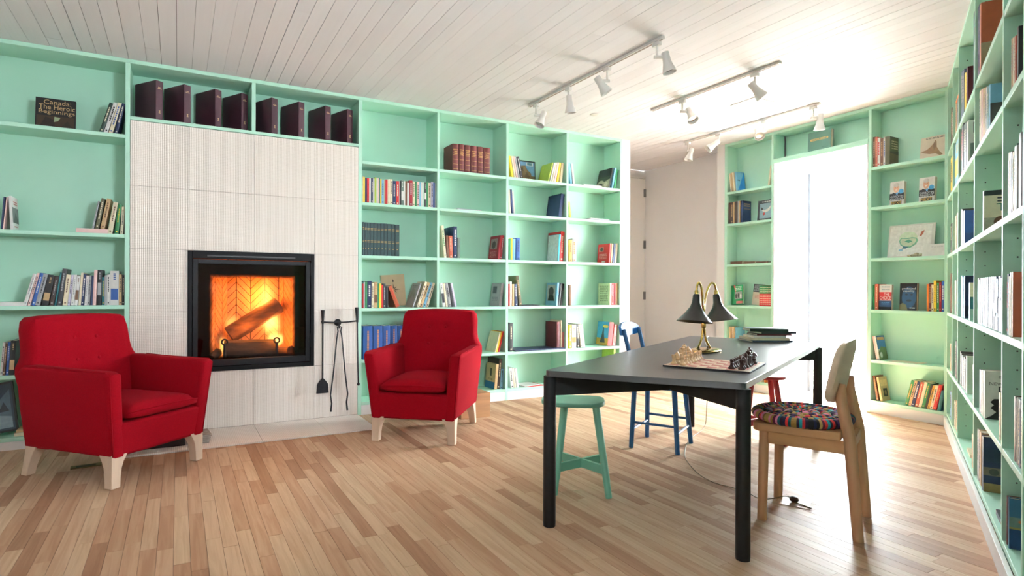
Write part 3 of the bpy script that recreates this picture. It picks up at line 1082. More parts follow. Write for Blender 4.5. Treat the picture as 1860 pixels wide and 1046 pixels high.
MB().box(-.08, -.035, 0, .08, .035, .003).build('plate', pm('old brass', (140, 120, 70), rough=.45, metal=.7), vt, bevel=.001)
MB().box(-.05, -.018, .003, .05, .018, .0042).build('lid', pm('old brass dark', (90, 78, 50), rough=.5, metal=.7), vt)
wb = empty('wooden_box', (2.27, 4.60, 0))
tag(wb, 'pale wooden box on the floor behind the right armchair', 'box')
MB().box(-.14, -.15, 0, .14, -.138, .21).build('front_panel', M_PINE_H, wb, bevel=.001)
MB().box(-.14, .138, 0, .14, .15, .21).build('back_panel', M_PINE_H, wb, bevel=.001)
for s_ in (-1, 1):
    MB().box(s_ * .14 - (.012 if s_ > 0 else 0), -.1375, 0, s_ * .14 + (0 if s_ > 0 else .012), .1375, .21).build('side_panel', M_PINE_H, wb, bevel=.001)
MB().box(-.127, -.137, .2, .127, .137, .21).build('lid', M_PINE_H, wb)
# ------------------------------------------------------------------ table
TZ = .735
tb = empty('table', (2.83, 2.45, 0))
tag(tb, 'long black wooden table with round legs', 'table')
TO = Vector((2.83, 2.45))
FL, FR, BR, BL = Vector((1.505, 2.26)), Vector((2.035, 1.58)), Vector((4.08, 2.54)), Vector((3.72, 3.41))
def rounded(pts, r, n=6):
    out = []
    m = len(pts)
    for i in range(m):
        p, a, b = pts[i], pts[i - 1], pts[(i + 1) % m]
        d1, d2 = (a - p).normalized(), (b - p).normalized()
        ang = d1.angle(d2)
        t = r / math.tan(ang / 2)
        c = p + (d1 + d2).normalized() * (r / math.sin(ang / 2))
        s, e = p + d1 * t, p + d2 * t
        a0 = math.atan2(*(s - c).yx)
        a1 = math.atan2(*(e - c).yx)
        while a1 - a0 > math.pi:
            a1 -= 2 * math.pi
        while a1 - a0 < -math.pi:
            a1 += 2 * math.pi
        for k in range(n + 1):
            a_ = a0 + (a1 - a0) * k / n
            out.append(c + Vector((math.cos(a_), math.sin(a_))) * r)
    return out
top = rounded([FL, FR, BR, BL], .03)
recalc(MB().prism([(p - TO)[:] for p in top], TZ - .028, TZ).build('tabletop', M_TOP, tb, bevel=.002))
cen = (FL + FR + BR + BL) / 4
legc = []
for c_ in (FL, FR, BR, BL):
    d1 = (cen - c_).normalized()
    p = c_ + d1 * .042
    legc.append(p)
    q = p - TO
    MB().lathe([(.0285, 0.001), (.0295, .02), (.0295, TZ - .0285)], 24, origin=(q.x, q.y, 0)).build('leg', M_BLACKWOOD, tb, smooth=True, angle=50)
def plank(a, b, z0, z1, th, name):
    d = (b - a).normalized()
    n = Vector((-d.y, d.x)) * th / 2
    pts = [(a - n - TO)[:], (b - n - TO)[:], (b + n - TO)[:], (a + n - TO)[:]]
    return recalc(MB().prism(pts, z0, z1).build(name, M_BLACKWOOD, tb, bevel=.001))
ax = ((BL + BR) / 2 - (FL + FR) / 2).normalized()
V1 = (legc[0] + legc[1]) / 2 + ax * .42
V2 = (legc[2] + legc[3]) / 2 - ax * .42
for a_, v in ((legc[0], V1), (legc[1], V1), (legc[2], V2), (legc[3], V2)):
    d = (v - a_).normalized()
    plank(a_ + d * .02, v - d * .015, .615, TZ - .0285, .026, 'brace')
plank(V1 - ax * .01, V2 + ax * .01, .615, TZ - .0285, .03, 'centre_beam')

# ------------------------------------------------------------------ stools
def stool(label, mat, loc, rz, hgt=.50):
    t = empty('stool', loc, rz)
    tag(t, label, 'stool', 'painted wooden stools at the table')
    # D-shaped seat
    pts = []
    for k in range(25):
        a = math.pi + math.pi * k / 24
        pts.append((.175 * math.copysign(abs(math.cos(a)) ** .62, math.cos(a)), .145 * math.copysign(abs(math.sin(a)) ** .7, math.sin(a)) - .0))
    pts += [(.172, .07), (.15, .105), (.10, .12), (-.10, .12), (-.15, .105), (-.172, .07)]
    pts = [(x - .05, y) for x, y in pts]
    recalc(MB().prism(pts, hgt - .024, hgt).build('seat', mat, t, bevel=.006, seg=3, smooth=True))
    foot, topp = {}, {}
    for sx in (-1, 1):
        for sy in (-1, 1):
            foot[sx, sy] = Vector((sx * .145, sy * .135, 0.001))
            topp[sx, sy] = Vector((sx * .085 - .01, sy * .078, hgt - .0245))
            MB().tube([foot[sx, sy], topp[sx, sy]], [.0175, .020], 12).build('leg', mat, t, smooth=True, angle=50)
    k = .30
    for sx, dz in ((1, 0), (-1, .0)):
        a_ = foot[sx, -1].lerp(topp[sx, -1], k)
        b_ = foot[-sx, 1].lerp(topp[-sx, 1], k)
        d = (b_ - a_)
        d2 = Vector((d.x, d.y)).normalized()
        n = Vector((-d2.y, d2.x)) * .009
        z0 = a_.z + dz
        hh = .024 
        pts = [(a_.x - n.x, a_.y - n.y), (b_.x - n.x, b_.y - n.y), (b_.x + n.x, b_.y + n.y), (a_.x + n.x, a_.y + n.y)]
        recalc(MB().prism(pts, z0 - hh, z0 + hh).build('stretcher', mat, t, bevel=.002))
    return t
stool('mint green wooden stool behind the near table leg', M_STOOLMINT, (2.000, 2.612, 0), R(-38))
stool('dark red wooden stool on the far side of the table', M_STOOLRED, (3.83, 2.84, 0), R(48))

# ------------------------------------------------------------------ blue chair
def worn_blue():
    m = bpy.data.materials.new('worn blue paint')
    m.use_nodes = True
    nt = m.node_tree
    N, L = nt.nodes, nt.links
    b = N['Principled BSDF']
    tc = N.new('ShaderNodeTexCoord')
    nz = N.new('ShaderNodeTexNoise')
    nz.inputs['Scale'].default_value = 7
    nz.inputs['Detail'].default_value = 5
    L.new(tc.outputs['Object'], nz.inputs[0])
    rp = N.new('ShaderNodeValToRGB')
    rp.color_ramp.elements[0].position = .58
    rp.color_ramp.elements[1].position = .62
    rp.color_ramp.elements[0].color = lin((24, 98, 168))
    rp.color_ramp.elements[1].color = lin((200, 214, 226))
    L.new(nz.outputs[0], rp.inputs[0])
    L.new(rp.outputs[0], b.inputs['Base Color'])
    b.inputs['Roughness'].default_value = .35
    return m
M_BLUE = pm('blue chair paint', (24, 88, 140), rough=.4, vary=.12, scale=30)
M_BLUEW = worn_blue()
bcx = empty('wooden_chair', (3.057, 3.065, 0), math.atan2(.173, .314))
tag(bcx, 'old blue painted chair with worn backrest behind the table', 'chair')
# local: x = chair width (away from camera), front = -y
for sx in (-1, 1):
    MB().tube([(sx * .180, -.160, .001), (sx * .135, -.125, .425)], [.016, .019], 10).build('leg', M_BLUE, bcx, smooth=True)
    MB().tube([(sx * .180, .162, .001), (sx * .150, .150, .425)], [.016, .019], 10).build('leg', M_BLUE, bcx, smooth=True)
    MB().tube([(sx * .150, .145, .424), (sx * .158, .175, .62), (sx * .165, .225, .83)], [.018, .017, .015], 10).build('back_post', M_BLUE, bcx, smooth=True)
    for z in (.16,):
        MB().tube([(sx * .163, -.148, z + .02), (sx * .17, .157, z + .02)], .009, 8).build('stretcher', M_BLUE, bcx, smooth=True)
for y, z in ((-.147, .13), (.157, .13)):
    MB().tube([(-.167, y, z), (.167, y, z)], .009, 8).build('stretcher', M_BLUE, bcx, smooth=True)
pts = [(.19 * math.copysign(abs(math.cos(a)) ** .7, math.cos(a)), .185 * math.copysign(abs(math.sin(a)) ** .7, math.sin(a))) for a in [2 * math.pi * k / 32 for k in range(32)]]
recalc(MB().prism(pts, .426, .45).build('seat', M_BLUE, bcx, bevel=.006))
rings = []
for k in range(13):
    u = -1 + 2 * k / 12
    x, y = .19 * u, .232 + .03 * (1 - u * u)
    zt_, zb_ = .875 - .03 * abs(u) ** 3, .775 + .012 * abs(u) ** 2
    rings.append([(x, y - .011, zb_), (x, y - .009 + .012, zt_), (x, y + .011 + .012, zt_), (x, y + .011, zb_)])
recalc(MB().loft(rings).build('backrest', M_BLUEW, bcx, bevel=.004, smooth=True))

# ------------------------------------------------------------------ pine chair with crocheted pad
pcx = empty('wooden_chair', (2.745, 1.765, 0), R(24))
tag(pcx, 'pale pine dining chair nearest the doorway side of the table', 'chair')
# local: y = towards the table (front), x = along the table
for sx in (-1, 1):
    MB().tube([(sx * .180, .175, .001), (sx * .172, .168, .435)], [.022, .023], 14).build('leg', M_PINE, pcx, smooth=True, angle=50)
    MB().tube([(sx * .182, -.222, .001), (sx * .176, -.188, .44), (sx * .172, -.152, .62), (sx * .165, -.158, .69)], [.022, .026, .024, .012], 14).build('leg', M_PINE, pcx, smooth=True, angle=50)
    MB().box(sx * .172 - .011, -.185, .375, sx * .172 + .011, .165, .434).build('side_rail', pm('pine wood deep', (198, 150, 98), rough=.5, vary=.14, scale=16, stretch=(1.6, .15, 1.6)), pcx, bevel=.002)
MB().box(-.161, .150, .385, .161, .172, .434).build('front_rail', M_PINE_H, pcx, bevel=.002)
MB().box(-.161, -.20, .385, .161, -.178, .434).build('rear_rail', M_PINE_H, pcx, bevel=.002)
pts = [(-.205, -.155), (.205, -.155), (.215, .19), (.19, .215), (-.19, .215), (-.215, .19)]
recalc(MB().prism(pts, .4345, .474).build('seat', pm('pine strips', (196, 148, 98), rough=.5, vary=.25, scale=14, stretch=(1.4, .1, 1)), pcx, bevel=.006, seg=3))
rings = []
nb_ = 17
for k in range(nb_):
    u = -1 + 2 * k / (nb_ - 1)
    x = .215 * u
    y = -.124 - .022 * (1 - u * u)
    e = (1 - abs(u) ** 5) ** .5
    zc, hh = .738, .146 * (.55 + .45 * e)
    th_ = .025 * (.6 + .4 * e)
    prof = []
    for q in range(14):
        a = 2 * math.pi * q / 14
        cz, cy = math.sin(a), math.cos(a)
        zz = zc + hh * math.copysign(abs(cz) ** .5, cz)
        yy = y - (zz - .735) * .21 + th_ * math.copysign(abs(cy) ** .6, cy)
        prof.append((x, yy, zz))
    rings.append(prof)
recalc(MB().loft(rings).build('backrest', pm('pale bent wood', (222, 196, 170), rough=.5, vary=.06, scale=20, stretch=(.2, 1, 1)), pcx, smooth=True, angle=60))

def stripe_mat():
    m = bpy.data.materials.new('crocheted stripes')
    m.use_nodes = True
    nt = m.node_tree
    N, L = nt.nodes, nt.links
    b = N['Principled BSDF']
    at = N.new('ShaderNodeAttribute')
    at.attribute_name = 'rnd'
    L.new(at.outputs['Color'], b.inputs['Base Color'])
    b.inputs['Roughness'].default_value = .95
    tc = N.new('ShaderNodeTexCoord')
    nz = N.new('ShaderNodeTexNoise')
    nz.inputs['Scale'].default_value = 180
    L.new(tc.outputs['Object'], nz.inputs[0])
    bp = N.new('ShaderNodeBump')
    bp.inputs['Strength'].default_value = .6
    bp.inputs['Distance'].default_value = .003
    L.new(nz.outputs[0], bp.inputs['Height'])
    L.new(bp.outputs[0], b.inputs['Normal'])
    return m
M_STRIPE = stripe_mat()
yarn = [(28, 34, 66), (30, 140, 150), (150, 120, 60), (205, 120, 150), (40, 26, 50), (200, 50, 50), (20, 90, 100), (70, 40, 90), (120, 95, 50), (24, 24, 30), (170, 140, 80), (90, 30, 60)]
pad = empty('seat_pad', (2.745 - .012, 1.765 + .032, .4745), R(24))
tag(pad, 'round crocheted seat pad in multicoloured stripes on the pine chair', 'cushion')
rp_ = random.Random(5)
for ci, (rad, tr) in enumerate(((.200, .027), (.152, .024), (.107, .023), (.063, .022), (.022, .021))):
    n = max(12, int(rad * 2 * math.pi / .0105))
    ns = max(10, n)
    mb = MB()
    path = [(rad * 1.09 * math.cos(2 * math.pi * k / n), rad * math.sin(2 * math.pi * k / n), tr * .85 + .010 * (1 - rad / .2)) for k in range(n)]
    rings = []
    for k, p in enumerate(path):
        a = 2 * math.pi * k / n
        d = Vector((math.cos(a), math.sin(a), 0))
        puff = 1 + .05 * math.sin(k * 2.1)
        rings.append([Vector(p) + d * (tr * puff * math.cos(q)) + Vector((0, 0, 1)) * (tr * .85 * puff * math.sin(q)) for q in [2 * math.pi * j / 10 for j in range(10)]])
    rings.append(rings[0])
    mb.loft(rings, cap=False)
    me = mb.mesh('crochet_ring')
    colr = []
    cur = None
    for k in range(n):
        if True:
            cur = lin(rp_.choice(yarn))
        colr += [cur] * 10
    set_rnd(me, colr)
    link('crochet_ring', me, M_STRIPE, pad, smooth=True, angle=180)

# ------------------------------------------------------------------ twin-shade lamp
RV = Vector((SV, -CV, 0))
VV = Vector((CV, SV, 0))
lm = empty('table_lamp', (2.86, 2.52, TZ), math.atan2(RV.y, RV.x))
tag(lm, 'brass desk lamp with two black conical shades on the table', 'lamp')
# local: x = towards the door side, y = away from the camera
pts = []
for k in range(40):
    a = 2 * math.pi * k / 40
    r = .145 * (1 + .12 * math.cos(a))
    pts.append((r * math.cos(a) * .60, r * math.sin(a) * 1.05))
ang = R(-38)
pts = [(x * math.cos(ang) - y * math.sin(ang), x * math.sin(ang) + y * math.cos(ang)) for x, y in pts]
rings = [[(x * s, y * s, z) for x, y in pts] for s, z in ((.92, .001), (1.0, .006), (1.0, .010), (.93, .0145), (.55, .018), (.2, .019))]
recalc(MB().loft(rings).build('base', M_BRASS, lm, smooth=True, angle=40))
arms = (((-.066, -.06), -1), ((.100, .06), 1))
stem_paths = []
for (sx_, sy_), sgn in arms:
    # each stem rises from the opposite foot, crosses at the clamp and arches over to its shade
    foot = Vector((.055 if sgn < 0 else -.05, .03 if sgn < 0 else -.03, .016))
    pts3 = [foot, foot * .75 + Vector((0, 0, .02)), Vector((-sgn * .012, -sgn * .006, .08)), Vector((-sgn * .004, -sgn * .002, .16)),
            Vector((sgn * .002, 0, .22)), Vector((sgn * .008, sgn * .01, .30)), Vector((sx_ * .30, sy_ * .35, .385)), Vector((sx_ * .62, sy_ * .7, .425)), Vector((sx_ * .88, sy_ * .92, .418)), Vector((sx_ * .99, sy_, .385)), Vector((sx_, sy_, .35))]
    # smooth the path
    for _ in range(2):
        sm = [pts3[0]]
        for a_, b_ in zip(pts3[:-1], pts3[1:]):
            sm += [a_.lerp(b_, .25), a_.lerp(b_, .75)]
        sm.append(pts3[-1])
        pts3 = sm
    MB().tube(pts3, .0065, 10).build('stem', M_BRASS, lm, smooth=True, angle=180)
MB().lathe([(.012, .145), (.014, .15), (.014, .19), (.010, .20)], 14).build('clamp', M_BRASS, lm, smooth=True)
for (x_, y_) in ((-.05, -.055), (.01, -.045)):
    MB().lathe([(.010, .014), (.010, .022), (.004, .024), (.006, .034), (.003, .038)], 12, origin=(x_, y_, 0)).build('switch', pm('bronze knob', (90, 70, 40), rough=.4, metal=.8), lm, smooth=True)
for (sx_, sy_), sgn in arms:
    tilt = Matrix.Rotation(R(-6) * sgn, 3, 'Y') @ Matrix.Rotation(R(-6), 3, 'X')
    prof = [(.016, .352), (.020, .345), (.024, .30), (.034, .272), (.060, .235), (.085, .207), (.106, .184)]
    prof_in = [(.104, .185), (.083, .209), (.058, .238), (.031, .274), (.015, .30)]
    ctr = Vector((sx_, sy_, 0))
    piv = Vector((0, 0, .35))
    def ring(r, z):
        return [tilt @ (Vector((r * math.cos(a), r * math.sin(a), z)) - piv) + piv + ctr for a in [2 * math.pi * k / 32 for k in range(32)]]
    sh_ = MB().loft([ring(r, z) for r, z in prof] + [ring(r, z) for r, z in prof_in]).build('shade', M_SHADE, lm, smooth=True, angle=60)
    recalc(sh_)
    MB().sphere(tuple(tilt @ (Vector((0, 0, .235)) - piv) + piv + ctr), .026, 14, 10).build('bulb', pm('frosted bulb', (240, 238, 230), rough=.3), sh_, smooth=True, angle=180)
    MB().lathe([(.010, .35), (.012, .352), (.012, .372), (.008, .378)], 12, origin=(sx_, sy_, 0)).build('socket_cap', M_BRASS, sh_, smooth=True)
# lamp flex: over the table edge, down to the floor socket
cord = MB()
cp = [(2.99, 2.60, TZ + .004), (3.30, 2.90, TZ + .004), (3.60, 3.14, TZ + .004), (3.745, 3.262, TZ + .0045), (3.792, 3.292, TZ + .004), (3.802, 3.298, TZ - .03), (3.79, 3.29, .45), (3.76, 3.28, .12), (3.70, 3.24, .006), (3.36, 3.10, .005), (2.99, 2.80, .005), (2.84, 2.60, .005), (2.74, 2.42, .005), (2.72, 2.30, .005), (2.75, 2.22, .005), (2.765, 2.13, .006), (2.71, 2.02, .008), (2.735, 1.95, .03), (2.79, 1.925, .045), (2.83, 1.92, .03), (2.848, 1.917, .02)]
pp = [Vector(p) for p in cp]
for _ in range(3):
    sm = [pp[0]]
    for a_, b_ in zip(pp[:-1], pp[1:]):
        sm += [a_.lerp(b_, .25), a_.lerp(b_, .75)]
    sm.append(pp[-1])
    pp = sm
tag(cord.tube(pp, .0028, 6).build('lamp_cord', M_CORD, None, smooth=True, angle=180), 'thin brown lamp flex trailing from the table to the floor socket', 'cord')
so = empty('floor_socket', (2.85, 1.915, 0.0008), R(-63))
tag(so, 'brass floor socket with a plug beneath the pine chair', 'socket')
MB().box(-.075, -.065, 0, .075, .065, .0025).build('plate', pm('birch plate', (196, 160, 128), rough=.4), so, bevel=.001)
MB().sphere((0, 0, .018), .018, 12, 8, (1.3, .9, .9)).build('plug', pm('brown plug', (60, 44, 28), rough=.4), so, smooth=True)
MB().tube([(.0, -.01, .008), (.05, -.03, .006), (.085, -.05, .004)], .004, 6).build('lid', pm('tarnished brass', (110, 92, 60), rough=.4, metal=.8), so, smooth=True)

# ------------------------------------------------------------------ chess set
cang = R(26.8)
cbd = empty('chessboard', (2.378, 2.022, TZ), cang)
tag(cbd, 'red and white folding chessboard on the table', 'chessboard')
cs = .0445
MB().box(-.20, -.20, .0005, .20, .20, .008).build('board', pm('board edge', (38, 30, 32), rough=.5), cbd, bevel=.001)
MB().box(-.197, -.197, .008, .197, .197, .0085).build('border', pm('board border', (210, 190, 165), rough=.4), cbd)
M_SQR = pm('red squares', (186, 78, 62), rough=.35)
M_SQW = pm('pale squares', (226, 205, 180), rough=.35)
sqm = MB().box(-cs / 2 + .0002, -cs / 2 + .0002, .0085, cs / 2 - .0002, cs / 2 - .0002, .0092)
mr_, mw_ = sqm.mesh('square'), sqm.mesh('square')
for i in range(8):
    for j in range(8):
        o = link('square', mr_ if (i + j) % 2 else mw_, M_SQR if (i + j) % 2 else M_SQW, cbd)
        o.location = ((i - 3.5) * cs, (j - 3.5) * cs, 0)
basep = [(.0135, 0), (.0145, .003), (.0135, .007), (.010, .010), (.0075, .014)]
def chess_profile(k):
    if k == 'pawn':
        return basep + [(.0055, .022), (.0085, .025), (.0055, .027), (.0075, .031), (.008, .034), (.006, .039), (.001, .041)]
    if k == 'rook':
        return basep + [(.0075, .028), (.0095, .031), (.0098, .042), (.0075, .042), (.007, .039), (.001, .039)]
    if k == 'bishop':
        return basep + [(.0058, .036), (.0095, .039), (.006, .042), (.0082, .048), (.0078, .053), (.004, .060), (.0028, .062), (.001, .064)]
    if k == 'queen':
        return basep + [(.0065, .044), (.0105, .047), (.0065, .050), (.0105, .062), (.0085, .064), (.004, .066), (.004, .070), (.001, .072)]
    if k == 'king':
        return basep + [(.007, .048), (.011, .051), (.007, .054), (.0115, .066), (.008, .070), (.004, .072), (.0045, .077), (.001, .079)]
    return basep + [(.009, .018), (.0085, .024), (.004, .027), (.001, .028)]
CM = {}
for k in ('pawn', 'rook', 'bishop', 'queen', 'king', 'knight'):
    mb = MB().lathe([(r_ * 1.12, h_ * 1.15) for r_, h_ in chess_profile(k)], 14)
    if k == 'knight':
        head = [(-.009, .022), (.009, .022), (.011, .034), (.006, .044), (.001, .052), (-.004, .050), (-.012, .042), (-.016, .036), (-.013, .032), (-.006, .035)]
        mb.prism([(a_, b_ * 1.15) for a_, b_ in reversed(head)], -.006, .006, 'y')
    for col_, mat_ in (('pale', M_LIGHTCHESS), ('dark', M_DARKCHESS)):
        me = mb.mesh('chess_' + k)
        me.materials.append(mat_)
        for p in me.polygons:
            p.use_smooth = True
        me.set_sharp_from_angle(angle=R(40))
        CM[k, col_] = me
order_ = ['rook', 'knight', 'bishop', 'queen', 'king', 'bishop', 'knight', 'rook']
ords = ['nearest', 'second', 'third', 'fourth', 'fifth', 'sixth', 'seventh', 'farthest']
Mc = Matrix.Translation((2.378, 2.022, TZ)) @ Matrix.Rotation(cang, 4, 'Z')
rk = random.Random(2)
for col_, yback, ypawn, words in (('pale', 3.5, 2.5, 'pale wooden'), ('dark', -3.5, -2.5, 'dark wooden')):
    for i in range(8):
        for k, yy in ((order_[i], yback), ('pawn', ypawn)):
            o = bpy.data.objects.new('chess_' + k, CM[k, col_])
            COL.objects.link(o)
            p = Mc @ Vector(((i - 3.5) * cs + rk.uniform(-.004, .004), yy * cs + rk.uniform(-.004, .004), .0093))
            o.location = p
            o.rotation_euler = (0, 0, cang + (R(-90) if col_ == 'pale' else R(90)) + rk.uniform(-.3, .3))
            side = ('nearer the camera' if i < 4 else 'farther from the camera')
            if k == 'pawn':
                lab = '%s chess pawn, %s of its row counting away from camera' % (words, ords[i])
            elif k in ('king', 'queen'):
                lab = '%s chess %s, %s piece in the %s back row' % (words, k, 'tallest' if k == 'king' else 'second tallest', col_)
            else:
                lab = '%s chess %s, the one %s in the back row' % (words, k, side)
            tag(o, lab, 'chess piece', '%s chess pieces on the board' % col_)

# ------------------------------------------------------------------ pile of books on the table
def flat_book(label, p, rz, w, d, h, cover, page=M_PAGE, group=None, name='book', cat='book', parts=True):
    """a closed book lying flat; p = centre of its underside, w along local x, spine on the -y side"""
    t = 0.0025 if h > .008 else h * .25
    mb = MB().box(-w / 2, -d / 2, 0, w / 2, d / 2, t).box(-w / 2, -d / 2, h - t, w / 2, d / 2, h).box(-w / 2, -d / 2, t, w / 2, -d / 2 + t, h - t)
    o = mb.build(name, cm(cover) if isinstance(cover, str) else cover)
    o.location = p
    o.rotation_euler = (0, 0, rz)
    if parts:
        MB().box(-w / 2 + .003, -d / 2 + t + .0003, t + .0002, w / 2 - .003, d / 2 - .003, h - t - .0002).build('pages', page, o)
    return tag(o, label, cat, group)
rzv = YAW - math.pi / 2
z = TZ + .0006
c_ = Vector((3.86, 2.83))
for k, (w, d, h, col, dx, rz_, lab) in enumerate(((.30, .22, .012, 'slate', 0, .30, 'wide slate book at the bottom of the table pile'), (.285, .215, .018, 'cream', -.01, .22, 'cream book second from the bottom of the table pile'), (.24, .18, .014, 'white', -.005, .25, 'white paperback in the middle of the table pile'),
                                      (.25, .19, .012, 'maroon', .03, .2, 'thin maroon book fourth up in the table pile'), (.27, .19, .016, 'charcoal', .05, .35, 'dark grey book second from the top of the table pile'), (.265, .19, .022, 'dark green', .0, .12, 'dark green hardback on top of the table pile'))):
    p = c_ + Vector((RV.x, RV.y)) * dx
    flat_book(lab, (p.x, p.y, z), rzv + rz_ - .25, w, d, h, col, group='pile of books on the table')
    z += h + .0006

# ------------------------------------------------------------------ ceiling tracks and spotlights
def track(label, x, y0, y1):
    o = MB().box(x - .016, y0, H - .020, x + .016, y1, H - .0005).build('light_track', M_TRACK, None, bevel=.002)
    MB().box(x - .006, y0 + .01, H - .0215, x + .006, y1 - .01, H - .0195).build('channel', M_TRACKD, o)
    return tag(o, label, 'track light rail', 'ceiling light tracks')
track('white ceiling light track nearest the camera with four spotlights', 2.835, 2.84, 4.50)
track('middle white ceiling light track with two spotlights', 3.90, 2.74, 4.05)
track('white ceiling light track nearest the doorway with four spotlights', 5.07, 3.17, 4.75)
def spotlight(label, x, y, aim, side=1):
    t = empty('spotlight', (x, y, H - .022))
    tag(t, label, 'spotlight', 'white spotlights on the ceiling tracks')
    MB().box(-.016, -.03, -.028, .016, .03, -.0005).build('adapter', M_TRACK, t, bevel=.004)
    MB().tube([(0, 0, -.028), (0, 0, -.10)], .008, 10).build('stem', M_TRACK, t, smooth=True)
    a = Vector(aim).normalized()
    lat = (RV * side)
    MB().tube([Vector((0, 0, -.10)) - lat * .018, Vector((0, 0, -.10)) + lat * .045], .0125, 12).build('pivot', M_TRACK, t, smooth=True)
    c0 = Vector((0, 0, -.10)) + lat * .062
    q = a.to_track_quat('Z', 'Y').to_matrix()
    prof = [(.006, -.034), (.024, -.034), (.026, -.03), (.026, .02), (.030, .045), (.046, .100), (.048, .108)]
    prin = [(.0455, .107), (.040, .088), (.028, .05), (.008, .04)]
    h_ = MB().loft([[c0 + q @ Vector((r * math.cos(b), r * math.sin(b), z)) for b in [2 * math.pi * k / 24 for k in range(24)]] for r, z in prof + prin]).build('lamp_head', M_TRACK, t, smooth=True, angle=45)
    recalc(h_)
    MB().lathe([(.038, .082), (.036, .086), (.004, .088)], 20, origin=tuple(c0), M=q).build('bulb', pm('reflector lamp', (200, 200, 198), rough=.15, vary=.1, scale=60, metal=.6), h_, smooth=True)
    return t
def D(r, v, z):
    return RV * r + VV * v + Vector((0, 0, z))
T1 = 'track nearest the camera'
spotlight('spotlight nearest the camera on the %s' % T1, 2.835, 2.90, D(.22, -.05, -1), 1)
spotlight('spotlight tilted right, second along the %s' % T1, 2.835, 3.41, D(.55, .0, -.85), -1)
spotlight('downward spotlight, third along the %s' % T1, 2.835, 3.90, D(.1, .1, -1), 0.15)
spotlight('spotlight turned left at the far end of the %s' % T1, 2.835, 4.39, D(-.35, -.25, -.9), 1)
spotlight('spotlight tilted right at the near end of the middle track', 3.90, 2.955, D(.65, .0, -.75), -.2)
spotlight('spotlight facing the camera on the middle track', 3.90, 3.68, D(.12, -.55, -.85), 1)
T3 = 'track nearest the doorway'
spotlight('downward spotlight at the near end of the %s' % T3, 5.07, 3.235, D(.0, .1, -1), 1)
spotlight('spotlight facing the camera on the %s' % T3, 5.07, 3.735, D(-.15, -.7, -.7), -1)
spotlight('spotlight pointing left, third along the %s' % T3, 5.07, 4.28, D(-.8, .05, -.6), -.4)
spotlight('spotlight at the far end of the %s' % T3, 5.07, 4.70, D(-.3, .0, -.95), .6)
gv = empty('ceiling_vent', (4.565, 3.485, H - .0005), 0)
tag(gv, 'faint white square vent grille in the ceiling boards', 'vent')
MB().box(-.13, -.13, -.006, .13, .13, -.0005).build('frame', M_TRACK, gv, bevel=.002)
for k in range(9):
    MB().box(-.105, -.1 + k * .025 - .004, -.009, .105, -.1 + k * .025 + .004, -.006).build('slat', M_TRACK, gv)
cp_ = MB().lathe([(.04, -.002), (.045, -.006), (.03, -.014), (.004, -.016)], 24, origin=(3.53, 4.434, H + .0015)).build('smoke_detector', M_TRACK, None, smooth=True)
tag(cp_, 'small round white cover on the ceiling above the bookcase', 'detector')

